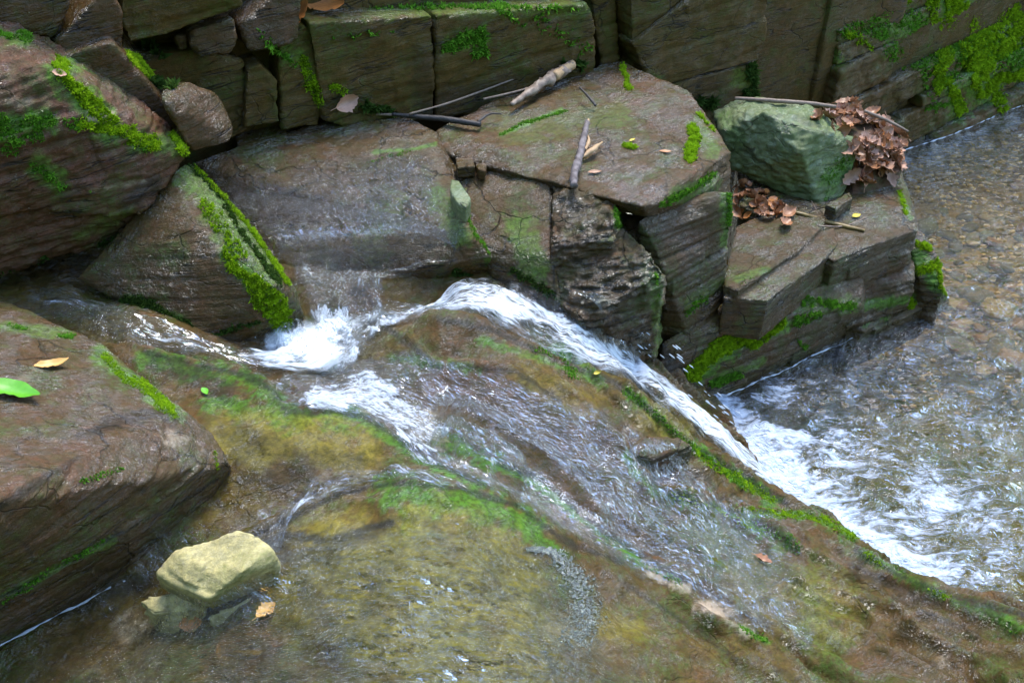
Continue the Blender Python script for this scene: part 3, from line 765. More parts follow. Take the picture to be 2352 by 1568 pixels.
L3 = [T((1830,450,-.22),(1870,470,-.22),(1916,600,-.25),(1960,578,-.25),(2088,538,-.25),(2110,525,-.24),(2075,490,-.22),(2065,360,-.24),(1700,470,-.20),(1690,380,-.22),(1990,320,-.25)) + down(T((1700,470,-.2),(1916,600,-.25),(1960,578,-.25),(2088,538,-.25),(2110,525,-.24),(2065,360,-.2),(1690,380,-.2)), -.5),
      T((1920,700,-.5),(2100,600,-.40),(1920,640,-.36),(2090,575,-.32)) + down(T((1920,640,-.36),(2090,575,-.32),(1990,560,-.3)), -.8)]
l3 = rock('outer_ledge', L3, LEDGE, 32, 'outer ledge under the green boulder with a bright yellow leaf on it', 'rock', smooth=0, voxel=.007, lay=.012, lt=.06, rough=.007, fine=.004, crumble=.006,
          moss=[([(2070,450),(2090,500)], 8, .7)], tufts=[('moss', [([(2068,440),(2080,490)], 5, 1)], M_BRIGHT, 90000, .008)])
L4 = [T((1950,665,-.44),(2040,625,-.42),(2100,575,-.38),(2105,640,-.44),(2100,665,-.48),(1960,700,-.5)) + down(T((1950,680,-.42),(2105,640,-.44)), -.60)]
l4 = rock('worn_ledge_block', L4, LEDGE, 33, 'rounded worn block between the outer ledge and the water', 'rock', voxel=.007, lay=.012, lt=.05, rough=.012, fine=.008, crumble=.006,
          moss=[([(2000,640),(2090,590)], 8, .5), ([(1980,700),(2080,690)], 14, .8)], tufts=[('moss', [([(1990,625),(2070,590)], 5, .6)], M_MID, 90000, .007)])
L5 = [T((1950,725,-.56),(2090,665,-.54),(2150,640,-.54),(2176,680,-.6),(1985,770,-.62)) + T((1900,812,-.8),(2180,695,-.8)) + down(T((1950,725,-.5),(2150,640,-.5)), -.8),
      T((2085,530,-.30),(2115,530,-.32),(2165,600,-.42),(2172,665,-.50),(2110,640,-.46)) + down(T((2085,530,-.3),(2115,530,-.3),(2165,600,-.4),(2172,665,-.5)), -.7)]
l5 = rock('mossy_corner_rock', L5, LEDGE, 34, 'moss covered corner of stacked rock where the ledges meet the open pool', 'rock', voxel=.006, smooth=0, lay=.016, lt=.04, rough=.012, fine=.008, crumble=.01,
          moss=[([(1990,730),(2090,680)], 18, .8), ([(2110,590),(2160,660)], 24, .8)],
          tufts=[('moss', [([(1985,715),(2085,680),(2095,700)], 13, 1), ([(2105,560),(2140,570)], 8, .9), ([(2110,620),(2165,610),(2168,660)], 14, 1)], M_BRIGHT, 100000, .009)])

# green boulder
GB = [T((1640,255,-.02),(1695,225,.02),(1860,232,.06),(1900,265,.05),(1960,325,-.02),(1965,345,-.05),(1840,350,.0),(1660,300,-.02),(1750,260,.09),(1870,300,.07)) +
      T((1675,395,-.17),(1700,365,-.14),(1880,476,-.24),(1935,465,-.24),(1960,390,-.14),(1800,430,-.18))+ down(T((1700,240,0),(1850,235,0)), -.12)]
gb = rock('green_boulder', GB, GREENR, 35, 'greenish lichen covered boulder resting on the ledges, right of the stick slab', 'boulder', voxel=.0075, bed=False, rough=.030, fine=.010, crumble=.012, topflat=.8,
          moss=[([(1900,420),(1950,390)], 26, .6), ([(1660,270),(1700,330)], 20, .3)], dark=[([(1790,400),(1700,340)], 6, .5), ([(1830,270),(1880,290)], 10, .4)],
          tufts=[('moss', [([(1900,410),(1945,370)], 20, .6), ([(1885,272)], 7, .9), ([(1900,460)], 10, .5)], M_MID, 60000, .006)])

# pale stone in the foreground and the stones beside it
PS = [T((358,1318,.03),(400,1268,.06),(440,1262,.07),(545,1218,.10),(590,1226,.10),(628,1262,.085),(560,1312,.085),(478,1376,.03),(420,1350,.03)) + T((642,1290,.05),(640,1335,-.02),(490,1405,-.04),(370,1345,-.03)) + down(T((400,1290,0),(600,1240,0)), -.09),
      T((372,1312,.035),(400,1282,.055),(470,1290,.08),(450,1345,.05)) + down(T((372,1312,.035),(470,1290,.07),(450,1345,.05)), -.06)]
ps = rock('pale_stone', PS, PALE, 36, 'pale yellow angular stone sitting in shallow water by the lower left block', 'stone', voxel=.0055, smooth=0, lay=.006, lt=.035, rough=.010, fine=.005, crumble=.010,
          dark=[([(500,1392),(620,1330)], 15, .4), ([(370,1345),(450,1385)], 8, .5)])
P2_ = [T((315,1375,-.045),(400,1358,-.03),(475,1390,-.045),(440,1420,-.07),(350,1412,-.06)) + down(T((320,1370,.0),(400,1350,.0),(470,1385,.0),(440,1410,-.03)), -.16)]
rock('low_pale_stone', P2_, PALE, 37, 'low pale stone half under water in front of the angular one', 'stone', voxel=.006, lay=.005, lt=.025, rough=.014, fine=.008, crumble=.01, dark=[([(380,1400)], 16, .6), ([(440,1400)], 10, .5)])
P3_ = [T((475,1410,-.05),(560,1380,-.035),(630,1350,-.03),(600,1392,-.05),(490,1448,-.07)) + down(T((470,1400,-.01),(560,1370,.0),(630,1340,.01),(490,1440,-.03)), -.16)]
rock('ochre_stone', P3_, PALE, 38, 'ochre stone under the right foot of the pale yellow stone', 'stone', voxel=.006, lay=.005, lt=.02, rough=.014, fine=.008, crumble=.01, dark=[([(500,1430),(600,1380)], 10, .5)])

# broken rock lip right of the chute notch
NB = [T((1440,1030,-.25),(1480,1000,-.25),(1560,1003,-.27),(1590,1022,-.29),(1500,1052,-.28)) + down(T((1455,1030,-.2),(1565,1008,-.3),(1585,1025,-.3),(1500,1075,-.3)), -.46)]
rock('notch_block', NB, BROWN, 39, 'small squared block lying in the wet mound left of the chute', 'rock', voxel=.006, lay=.006, lt=.03, dark=[([(1500,1060),(1580,1040)], 14, .5)])
# small stones in the hollow of the inner slab and by the wall
k = 0
for nm, pts, th, m, lb in [
    ('flat_stone', [(1045,362),(1085,360),(1092,382),(1050,385)], .02, BROWN, 'squarish flat stone in the hollow left of the stick slab'),
    ('flat_stone', [(1092,375),(1118,370),(1115,392),(1098,390)], .015, BROWN, 'small flat stone right beside the squarish one in the hollow'),
    ('green_stone', [(1035,410),(1055,415),(1080,455),(1070,475),(1050,465),(1035,440)], .06, GREENR, 'mossy olive stone wedged beside the slide slab'),
    ('wedge_stone', [(735,228),(770,205),(800,215),(780,245),(740,258)], .08, BROWN, 'angular brown stone at the wall foot behind the slide slab'),
    ('wedge_stone', [(795,215),(830,225),(870,255),(800,258)], .05, BROWN, 'thin layered stone leaning at the wall foot'),
    ('edge_slab', [(540,300),(655,285),(660,320),(545,335)], .03, BROWN, 'narrow slab lying along the foot of the wall on the left'),
    ('step_stone', [(1895,470),(1950,440),(1960,455),(1920,480)], .04, LEDGE, 'thin slab tucked under the right end of the green boulder')]:
    zz = .20 if pts[0][0] < 1000 else (.165 if pts[0][0] < 1100 else .17)
    if nm == 'step_stone': zz = -.18
    if nm == 'green_stone': zz = .15
    tp = T(*[(x, y, zz + th * .5) for x, y in pts])
    rock(nm, [tp + [Vector((p.x, p.y, zz - .03)) for p in tp]], m, 50 + k, lb, 'stone', voxel=.005, lay=.003, lt=.02, rough=.006, fine=.003)
    k += 1

# unseen opposite bank, added behind the camera to darken the front faces
gx3, gy3, F3 = grid(-9, 9, -7, -.9, .15)
P3 = np.stack([gx3, gy3, gx3 * 0], 1)
gz3 = -1.0 + 1.15 * (-.9 - gy3) + .5 * fbm(P3 * .6, 3, 97) + .15 * fbm(P3 * 3, 3, 98)
bank = mesh_from('shading_bank', np.stack([gx3, gy3, gz3], 1), F3, WALL, origin=(0, 0, 0)); tag(bank, kind='structure')
for k_ in ('moss', 'dark', 'pale'): attr(bank, k_, gz3 * 0 + (.5 if k_ == 'moss' else 0))
# ------------------------------------------------------------------ rock wall behind
wall = empty('rock_wall', (.5, 3.9, -.7), 'dark brown rock wall of jointed blocks with moss in its cracks, rising behind the stream', 'rock wall')
def wblock(poly, off, seed, pl=PL, depth=.45, mat=None, tilt=0.0, name='block', **kw):
    h = pl[1]; n = Vector((math.sin(h), -math.cos(h), 0))
    f = [WP(x, y, off + tilt * (y - 100) / 100.0, pl) for x, y in poly]
    kw.setdefault('lay', .009); kw.setdefault('lt', .13); kw.setdefault('rough', .022); kw.setdefault('fine', .008); kw.setdefault('voxel', .010)
    return rock(name, [f + [p - n * depth for p in f]], mat or WALL, seed, parent=wall, **kw)

WB = [
 ([(-120,-140),(158,-140),(158,16),(150,33),(125,89),(66,70),(-120,40)], .22, BROWN),
 ([(205,10),(255,-40),(285,33),(286,125),(211,125),(148,128),(122,100),(150,80),(205,70)], .24, BROWN),
 ([(140,130),(200,122),(257,92),(283,125),(346,198),(395,250),(420,300),(330,330),(180,200)], .28, BROWN),
 ([(288,118),(330,150),(385,225),(420,290),(390,300),(300,200)], .18, BROWN),
 ([(262,-140),(560,-140),(556,14),(435,63),(386,82),(297,99),(280,66)], .14, WALL),
 ([(438,73),(541,43),(546,92),(527,122),(461,132),(438,109)], .10, BROWN),
 ([(400,90),(434,80),(436,112),(410,118)], .07, BROWN),
 ([(300,130),(438,115),(560,138),(557,231),(574,300),(520,330),(420,330),(330,240)], .02, WALL),
 ([(546,60),(640,-20),(700,0),(690,90),(640,110),(575,120)], .06, GREY),
 ([(566,158),(600,150),(637,185),(642,284),(560,300)], .05, WALL),
 ([(640,110),(700,60),(722,70),(742,250),(735,290),(648,300),(642,180)], .04, WALL),
 ([(708,52),(840,46),(1000,36),(1000,275),(830,300),(742,280)], .06, WALL),
 ([(1001,36),(1190,22),(1350,8),(1366,60),(1372,200),(1180,260),(1001,275)], .055, WALL),
 ([(700,-140),(1340,-140),(1340,-4),(1190,14),(840,38),(708,44)], -.06, WALL),
 ([(1352,-140),(1412,-140),(1415,60),(1425,140),(1385,170),(1366,60)], .0, WALL),
 ([(1445,-60),(1560,-60),(1640,-60),(1500,60),(1452,100)], .07, WALL),
 ([(1452,104),(1502,63),(1645,-50),(1771,-80),(1762,80),(1745,140),(1500,205),(1489,142)], .09, WALL),
 ([(1492,208),(1745,144),(1730,260),(1560,290)], .08, WALL),
 ([(1425,150),(1480,140),(1530,200),(1540,260),(1440,260)], .03, WALL),
]
for i, (poly, off, m) in enumerate(WB):
    kw = {}
    if m is WALL: kw = dict(moss=[([(1040,100),(1110,80)], 26, .5), ([(600,90),(680,130)], 30, .4), ([(850,20),(1340,20)], 24, .35), ([(700,150),(735,240)], 14, .5), ([(1500,180),(1540,230)], 20, .4), ([(1700,180),(1760,220)], 30, .4)],
                            dark=[([(960,130),(980,240)], 30, .35), ([(1180,180),(1000,230)], 30, .3)])
    if m is BROWN or m is GREY: kw = dict(rough=.025, bed=i > 5, crumble=.008, fine=.006)
    wblock(poly, off, 100 + i, mat=m, **kw)
# protruding lump
lump = [WP(372,215,.34), WP(430,192,.30), WP(492,212,.30), WP(532,285,.30), WP(540,300,.34), WP(530,325,.36), WP(440,350,.38), WP(425,330,.40), WP(372,230,.40)]
nrm = Vector((math.sin(PL[1]), -math.cos(PL[1]), 0))
rock('block', [lump + [WP(400,190,.1), WP(520,270,.05), WP(440,330,.1)]], BROWN, 140, parent=wall, voxel=.008, rough=.018, fine=.006, crumble=.008, bed=False)

# right hand part: regular beds cut by upright joints
h = PR[1]
ex = Vector((math.cos(h), math.sin(h), 0)); en = Vector((math.sin(h), -math.cos(h), 0)); o0 = Vector((PR[0][0], PR[0][1], 0))
rr = random.Random(5)
tl = math.tan(math.radians(5.5))
zz = -.92; row = 0
thick = [.17, .09, .21, .06, .12, .05, .20, .10, .07, .16, .09, .14, .12]
while row < 12:
    t = thick[row]; a = -.62
    while a < 2.7:
        L = rr.uniform(.3, 1.0)
        if abs(a + L - .40) < .16: L = .40 - a + rr.uniform(-.02, .02)
        if abs(a + L - .95) < .16: L = .95 - a + rr.uniform(-.02, .02)
        g = rr.choice([.004, .006, .014]); off = rr.uniform(-.05, .035) + .012 * math.sin(row * 1.7) - .01 * row
        if rr.random() < .08 and row > 3: a += L; continue
        z0, z1 = zz + g * .4, zz + t - g * .4
        cs = []
        for (aa, z) in ((a + g, z0 + (a) * tl), (a + L - g, z0 + (a + L) * tl), (a + L - g, z1 + (a + L) * tl), (a + g, z1 + a * tl)):
            for dd in (off + rr.uniform(-.008, .008), -.3):
                cs.append(o0 + ex * aa + en * dd + Vector((0, 0, z + rr.uniform(-.006, .006))))
        rock('block', [cs], WALL, 200 + row * 20 + int(a * 10), parent=wall, voxel=.011, lay=.012, lt=.035, rough=.016, fine=.008, smooth=1, crumble=.006,
             moss=[([(1780,190),(1900,130)], 40, .6), ([(2050,40),(2120,100)], 70, .6), ([(2190,0),(2260,200)], 60, .8), ([(2180,180),(2200,260)], 24, .7), ([(2300,60),(2352,160)], 40, .7), ([(1730,240),(1830,180)], 14, .5)])
        a += L
    zz += t; row += 1
# the mass the blocks are split from
bk = [];
def backing(a0, a1, org, exx, enn, d0, z0, z1, seed):
    c = []
    for a in (a0, a1):
        for d in (d0, -1.2):
            for z in (z0, z1): c.append(org + exx * a + enn * d + Vector((0, 0, z)))
    rock('backing_rock', [c], WALL, seed, parent=wall, voxel=.03, smooth=1, bed=False, rough=.02)
oL = Vector((PL[0][0], PL[0][1], 0)); eL = Vector((math.cos(PL[1]), math.sin(PL[1]), 0)); nL = Vector((math.sin(PL[1]), -math.cos(PL[1]), 0))
backing(-2.2, .3, oL, eL, nL, -.06, -.3, 1.0, 301)
backing(.2, 2.9, oL, eL, nL, -.06, -.3, .62, 303)
backing(-.7, 3.2, o0, ex, en, -.10, -1.0, 1.2, 302)
backing(1.2, 7.5, o0, ex, en, -.22, -1.0, 2.2, 304)  # unseen taller run, added to keep sky reflections off the far pool

WT = []
def wallmoss(name, strokes, mat, dens, ln, droop=.0):
    # gathers the wall's own surface near the strokes
    Vs, Fs, k = [], [], 0
    for o in list(wall.children):
        if o.name.split('.')[0] not in ('block',): continue
        me = o.data; n = len(me.vertices)
        v = np.empty(n * 3, np.float32); me.vertices.foreach_get('co', v); v = v.reshape(-1, 3) + wl(wall)
        x, y, _ = proj(v)
        if not (segd(np.array([x.mean()]), np.array([y.mean()]), [p for s in strokes for p in s[0]])[0] < 260): continue
        f = np.empty(len(me.polygons) * 4, np.int32); me.loops.foreach_get('vertex_index', f)
        Vs.append(v); Fs.append(f.reshape(-1, 4) + k); k += n
    tuft_patch(name, np.concatenate(Vs), np.concatenate(Fs), strokes, mat, dens, ln, wall, minz=-.9, droop=droop, ns=30)
wallmoss('hanging_moss', [([(1035,110),(1080,85),(1110,75),(1100,120)], 18, .8), ([(600,80),(640,120),(680,150)], 14, .5), ([(850,15),(1340,20)], 9, .5), ([(1150,20),(1200,60)], 14, .6)], M_MID, 26000, .014, .5)
wallmoss('wall_moss', [([(700,140),(715,190),(735,230)], 14, .9), ([(760,200),(790,210)], 9, .9), ([(300,130),(345,170)], 14, .9)], M_BRIGHT, 50000, .010, .3)
wallmoss('fern_fronds', [([(1845,95),(1880,110),(1900,125)], 18, .7), ([(1730,160),(1760,230),(1720,220)], 20, .8), ([(1600,230),(1640,240)], 14, .8), ([(1800,200),(1830,190)], 10, .8), ([(320,95),(370,130)], 14, .7), ([(350,190),(400,200)], 12, .5), ([(1290,145),(1340,150)], 8, .9), ([(830,240),(900,255)], 9, .8)], M_DARK, 22000, .022, .3)
wallmoss('bright_wall_moss', [([(2040,10),(2080,5)], 18, .9), ([(2190,0),(2230,80),(2260,150)], 34, .75), ([(2180,190),(2205,250)], 14, 1), ([(2240,180),(2250,220)], 11, .9), ([(2290,180),(2352,170)], 14, .9), ([(2300,120),(2352,60)], 26, .7), ([(1950,80),(2000,110)], 14, .5), ([(2140,10),(2170,120),(2160,200)], 22, .6), ([(2250,90),(2330,30)], 30, .6), ([(2230,130),(2300,240)], 24, .5)], M_BRIGHT, 36000, .016, .4)
wallmoss('green_wall_moss', [([(1960,60),(2030,80)], 20, .5), ([(2100,60),(2160,140)], 30, .5), ([(2200,100),(2330,130)], 40, .55), ([(2130,250),(2200,230)], 8, .7), ([(2120,180),(2150,260)], 10, .4), ([(1780,190),(1900,130)], 12, .7), ([(1900,60),(2100,40)], 40, .45), ([(2060,120),(2180,180)], 40, .45), ([(1240,40),(1340,110)], 30, .4), ([(760,90),(900,70)], 14, .4), ([(1440,200),(1540,210)], 10, .7)], M_MID, 26000, .013, .4)
# ------------------------------------------------------------------ water
from mathutils.bvhtree import BVHTree
def collect(objs):
    Vs, Fs, k = [], [], 0
    for o in objs:
        me = o.data; n = len(me.vertices)
        v = np.empty(n * 3, np.float32); me.vertices.foreach_get('co', v); v = v.reshape(-1, 3) + wl(o)
        f = np.empty(len(me.polygons) * 4, np.int32); me.loops.foreach_get('vertex_index', f)
        Vs.append(v); Fs.append(f.reshape(-1, 4) + k); k += n
    V = np.concatenate(Vs); F = np.concatenate(Fs)
    return BVHTree.FromPolygons(V.tolist(), F.tolist())
solid = [o for o in S.objects if o.type == 'MESH' and (o.parent is None) and o.name not in ('pool_bed', 'shading_bank')]
BVH = collect(solid)
BVHW = collect([o for o in S.objects if o.type == 'MESH' and o.name.split('.')[0] in ('block', 'backing_rock')])

def seen(px, py, wallok=False):
    d = Vector(ray(px, py)).normalized(); c = Vector((0, 0, CAM_Z))
    r = BVH.ray_cast(c, d)
    if wallok:
        r2 = BVHW.ray_cast(c, d)
        if r2[0] is not None and (r[0] is None or r2[3] < r[3]): r = r2
    if r[0] is None or r[0].z < -.95:
        p = U(px, py, -.84); return p, Vector((0, 0, 1))
    return r[0], r[1]

def resample(P, n):
    P = np.asarray(P, float)
    # Catmull-Rom then even spacing
    Q = []
    for i in range(len(P) - 1):
        a = P[max(i - 1, 0)]; b = P[i]; c = P[i + 1]; d = P[min(i + 2, len(P) - 1)]
        for t in np.linspace(0, 1, 12, endpoint=False):
            Q.append(.5 * ((2 * b) + (c - a) * t + (2 * a - 5 * b + 4 * c - d) * t * t + (3 * b - a - 3 * c + d) * t ** 3))
    Q.append(P[-1]); Q = np.array(Q)
    s = np.concatenate([[0], np.cumsum(np.linalg.norm(np.diff(Q, axis=0), axis=1))])
    u = np.linspace(0, s[-1], n)
    return np.stack([np.interp(u, s, Q[:, k]) for k in range(Q.shape[1])], 1), s[-1]

def ribbon(name, Lp, Rp, mat, thick=.02, foam=(), amp=.004, nv=60, st=.008, zs=None, smooth=6, sink=.012, amp2=.002, sc=(7, 40), fade=.05):
    def edge(pts):
        out = []
        for q in pts:
            if len(q) == 3: out.append(list(U(*q)))
            else: out.append(list(seen(*q)[0]))
        return np.array(out)
    A, la = resample(edge(Lp), 200); B, lb = resample(edge(Rp), 200)
    length = (la + lb) / 2; width = np.linalg.norm(A - B, axis=1).mean()
    nu = int(length / st) + 2; nv = int(width / st) + 3
    iu = np.linspace(0, 199, nu); k = np.arange(200)
    A = np.stack([np.interp(iu, k, A[:, j]) for j in range(3)], 1); B = np.stack([np.interp(iu, k, B[:, j]) for j in range(3)], 1)
    t = np.linspace(0, 1, nv)
    G = A[:, None] * (1 - t)[None, :, None] + B[:, None] * t[None, :, None]
    Z = np.empty((nu, nv)); dn = Vector((0, 0, -1))
    for i in range(nu):
        for j in range(nv):
            g = G[i, j]
            r = BVH.ray_cast(Vector((g[0], g[1], g[2] + .10)), dn, .5)
            Z[i, j] = r[0].z if r[0] is not None else g[2]
            if g[2] - Z[i, j] > .12: Z[i, j] = g[2] - .03
    Zs = Z.copy()
    for _ in range(smooth):
        P = np.pad(Zs, 1, mode='edge')
        Zs = (P[:-2, 1:-1] + P[2:, 1:-1] + P[1:-1, :-2] + P[1:-1, 2:] + 2 * Zs) / 6
    s = np.linspace(0, length, nu)[:, None] * np.ones((1, nv)); tt = np.ones((nu, 1)) * t[None] * width
    X = np.stack([s.ravel() * sc[0], tt.ravel() * sc[1], np.zeros(s.size)], 1)
    w = X + 1.2 * np.stack([fbm(X * .2, 2, 5), fbm(X * .2, 2, 6), X[:, 2]], 1)
    n = fbm(w, 3, 41).reshape(nu, nv); n2 = fbm(np.stack([s.ravel() * 45, tt.ravel() * 60, X[:, 2]], 1), 2, 42).reshape(nu, nv)
    e = np.minimum(tt, width - tt); es = np.minimum(s, length - s)
    prof = sst(0, .05, e) * sst(0, .06, es + .02)
    jag = fbm(np.stack([s.ravel() * 14, tt.ravel() * 14, X[:, 2]], 1), 3, 44).reshape(nu, nv)
    Zw = Zs + thick * prof + (amp * n + amp2 * n2) * (.3 + prof) + thick * .5 * jag * prof - sink * (1 - sst(0, .03, np.minimum(e, es + .01)))
    V = np.stack([G[..., 0], G[..., 1], Zw], -1).reshape(-1, 3)
    i = np.arange(nu * nv).reshape(nu, nv)
    F = np.stack([i[:-1, :-1], i[:-1, 1:], i[1:, 1:], i[1:, :-1]], -1).reshape(-1, 4)
    nn = vnorm(V, F)
    if nn[:, 2].mean() < 0: F = F[:, ::-1].copy()
    o = mesh_from(name, V, F, mat, origin=(0, 0, 0)); tag(o, kind='structure')
    setuv(o, np.stack([s.ravel(), tt.ravel()], 1))
    fo = paint(V, foam, 14, 8, .35)
    crest = sst(.0, .5, n.ravel()) * .25
    eg = sst(.0, fade, (e - .012 + .030 * jag).ravel()) * sst(.0, fade * 2.2, (es - .015 + .06 * jag).ravel())
    attr(o, 'edge', np.clip(eg, 0, 1))
    attr(o, 'foam', np.clip(fo + crest * fo, 0, 1.5))
    return o

FO = [([(620,805),(780,760)], 75, 1.15), ([(690,790),(740,800)], 56, 1.4), ([(560,830),(640,810)], 32, .8), ([(720,680),(860,700)], 45, .45), ([(860,730),(960,730),(1050,680)], 26, .85),
      ([(980,715),(1060,672),(1180,690),(1290,750),(1420,830)], 38, .95), ([(1420,830),(1500,860),(1600,950)], 34, 1.05), ([(1600,930),(1690,1030),(1780,1140),(1860,1190)], 38, .95),
      ([(1100,730),(1300,820),(1500,940)], 60, .85), ([(1080,640),(1160,640),(1240,690)], 22, .6), ([(1300,640),(1420,760),(1500,820)], 20, .8),
      ([(720,540),(860,570)], 60, .34), ([(700,610),(860,640)], 60, .45), ([(860,520),(900,600)], 60, .28),  # weak values here paint the slide slab's glints as thin foam
      ([(80,690),(200,700),(300,720)], 20, .5), ([(250,740),(450,800)], 28, .5), ([(350,790),(560,835)], 18, .55), ([(150,650),(200,670)], 18, .7)]
FM = [([(725,912),(775,915)], 36, 1.1), ([(830,890),(920,950),(1000,1000)], 50, 0.95), ([(640,880),(700,920)], 27, 0.43), ([(780,830),(860,800)], 50, 0.32), ([(940,880),(1080,930)], 50, 0.29), ([(1100,960),(1250,1000)], 75, 0.32),
      ([(1150,1060),(1300,1090),(1450,1170)], 62, 0.40), ([(1320,900),(1450,990)], 50, 0.29), ([(1530,1080),(1660,1110)], 42, 0.43), ([(1020,1080),(1200,1140),(1330,1230)], 32, 0.43), ([(1500,1230),(1600,1290)], 30, 0.36),
      ([(600,1200),(640,1150),(760,1100),(900,1070),(1000,1080)], 45, 0.58), ([(590,1160),(600,1240)], 32, 0.50), ([(540,1150),(520,1210)], 30, 0.29)]  # the low values paint diffuse glints on the film as faint foam

wat = ribbon('stream_water', [(40,655,.11),(150,660,.10),(240,690,.09),(330,728,.07),(430,772,.02),(530,812,-.05),(620,800,-.08),(690,730,-.09)],
       [(60,745,.10),(200,775,.08),(300,810,.05),(420,828,.0),(520,855,-.06),(640,880,-.09),(800,850,-.10),(900,790,-.09)], W_CHUTE, thick=.03, foam=FO, amp=.007)
rib2 = ribbon('slide_water', [(560,500),(620,580),(680,655),(690,720,-.085),(690,800,-.09)], [(1000,520),(980,580),(900,650),(900,730,-.085),(880,770,-.09)], W_FILM, thick=.012, foam=FO, amp=.004, sc=(12, 26))
film = ribbon('slide_film', [(470,400),(540,490),(600,560),(660,620),(700,672)], [(990,320),(1030,420),(1060,500),(1000,590),(890,645)], W_FILM, thick=.005, foam=FO, amp=.003, smooth=2, sc=(18, 22), amp2=.002, sink=.004)
churn = ribbon('churning_water', [(560,800,-.07),(640,760,-.07),(690,715,-.065),(780,690,-.065),(860,700,-.07),(960,725,-.075)], [(600,860,-.075),(680,850,-.075),(760,850,-.075),(840,820,-.075),(900,780,-.075),(985,745,-.075)], W_CHURN, thick=.018, foam=[([(640,800),(760,780)], 70, 1.25), ([(700,720),(850,740)], 50, .8), ([(860,740),(960,730)], 20, .8)], amp=.012, smooth=10, sc=(22, 30), amp2=.006)
chute = ribbon('waterfall', [(880,690,-.10),(985,700,-.11),(1045,655,-.09),(1110,635,-.08),(1200,650,-.09),(1290,700,-.14),(1400,775,-.26),(1500,845,-.38),(1600,915,-.48),(1690,1000,-.58),(1780,1085,-.66),(1860,1150,-.70)],
       [(800,800,-.09),(900,755,-.09),(1010,745,-.08),(1120,775,-.10),(1240,840,-.18),(1350,885,-.25),(1440,915,-.32),(1560,1010,-.42),(1640,1075,-.52),(1740,1145,-.62),(1800,1180,-.68),(1850,1210,-.70)],
       W_CHUTE, thick=.035, foam=FO, amp=.008, smooth=14)
mid = ribbon('film_water', [(560,850),(700,850),(850,800),(1000,800),(1150,840),(1300,900),(1450,970),(1590,1060),(1700,1130),(1850,1190)],
       [(640,960),(800,965),(900,1010),(1000,1075),(1150,1150),(1300,1245),(1420,1310),(1560,1370),(1700,1440),(1900,1520)], W_FILM, thick=.008, foam=FM, amp=.006, smooth=3, sc=(16, 34), amp2=.004)
low = ribbon('trough_water', [(1060,1110),(950,1075),(850,1060),(700,1080),(600,1130),(540,1140),(480,1180)],
       [(1120,1150),(1000,1130),(880,1120),(760,1160),(660,1230),(600,1300),(420,1320)], W_FILM, thick=.012, foam=FM, amp=.005, smooth=3, sc=(20, 30))
fore = ribbon('foreground_water', [(330,1120,-.03),(480,1160,-.04),(640,1180,.0),(800,1190,.01),(950,1180,.02),(1150,1210,-.05),(1350,1300,-.16)],
       [(-260,1760,-.05),(150,1780,-.05),(600,1790,-.02),(900,1800,.03),(1200,1800,.0),(1500,1760,-.08),(1700,1700,-.12)], W_FORE, thick=.012, foam=(), amp=.0025, smooth=30, st=.011, sc=(9, 12), amp2=.001, fade=.12)
drip = ribbon('side_fall', [(1270,620),(1290,690),(1360,760,-.22),(1450,850,-.40)], [(1400,690),(1400,715,-.09),(1450,780,-.24),(1530,860,-.42)], W_CHUTE, thick=.012, foam=[([(1320,650),(1400,740),(1480,830)], 30, .6)], amp=.006)

# plunge pool
gx, gy, F = grid(.45, 5.0, 1.2, 6.6, .0125)
PZ = -.65
P = np.stack([gx, gy, gx * 0], 1)
src = np.array([U(1800, 1130, PZ), U(1660, 960, PZ), U(1950, 1230, PZ), U(2100, 1300, PZ)])
dist = np.min([np.hypot(gx - s[0], gy - s[1]) for s in src], axis=0)
act = np.exp(-dist / .8); calm = sst(2.6, 4.3, gy + .1 * gx)
wob = np.stack([fbm(P * 2, 2, 61), fbm(P * 2, 2, 62), gx * 0], 1)
R1 = P * np.array([7.0, 13.0, 1]) + wob * 1.2; R2 = P * np.array([19.0, 34.0, 1]) + wob * 2
z = (.006 + .026 * act) * fbm(R1, 2, 63) + (.003 + .010 * act) * fbm(R2, 2, 64)
z = z * (1 - .88 * calm)
z += -.010 * act
V = np.stack([gx, gy, PZ + z], 1)
pool = mesh_from('pool_water', V, F, W_POOL, origin=(0, 0, 0)); tag(pool, kind='structure')
fp = [([(1660,930),(1700,980),(1780,1080),(1850,1160),(1950,1230),(2080,1310)], 85, 1.5), ([(1760,1000),(1860,1010),(1800,1040)], 40, 1.1), ([(1900,1150),(2050,1230),(2150,1300)], 110, 1.0),
      ([(1700,920),(1800,900)], 70, .8), ([(1950,1050),(2150,1150),(2250,1280)], 210, .78), ([(1850,850),(2000,950)], 110, .55), ([(2050,850),(2300,1050)], 190, .5)]  # wide weak strokes paint blue glints across the pool as foam
x, y, _ = proj(V)
fm = np.zeros(len(V)); nn = fbm(V * 9, 3, 66) * .35
for pts, r, s_ in fp: fm = np.maximum(fm, s_ * sst(1.3, .1, segd(x, y, pts) / r + nn))
attr(pool, 'foam', fm); attr(pool, 'edge', fm * 0 + 1)

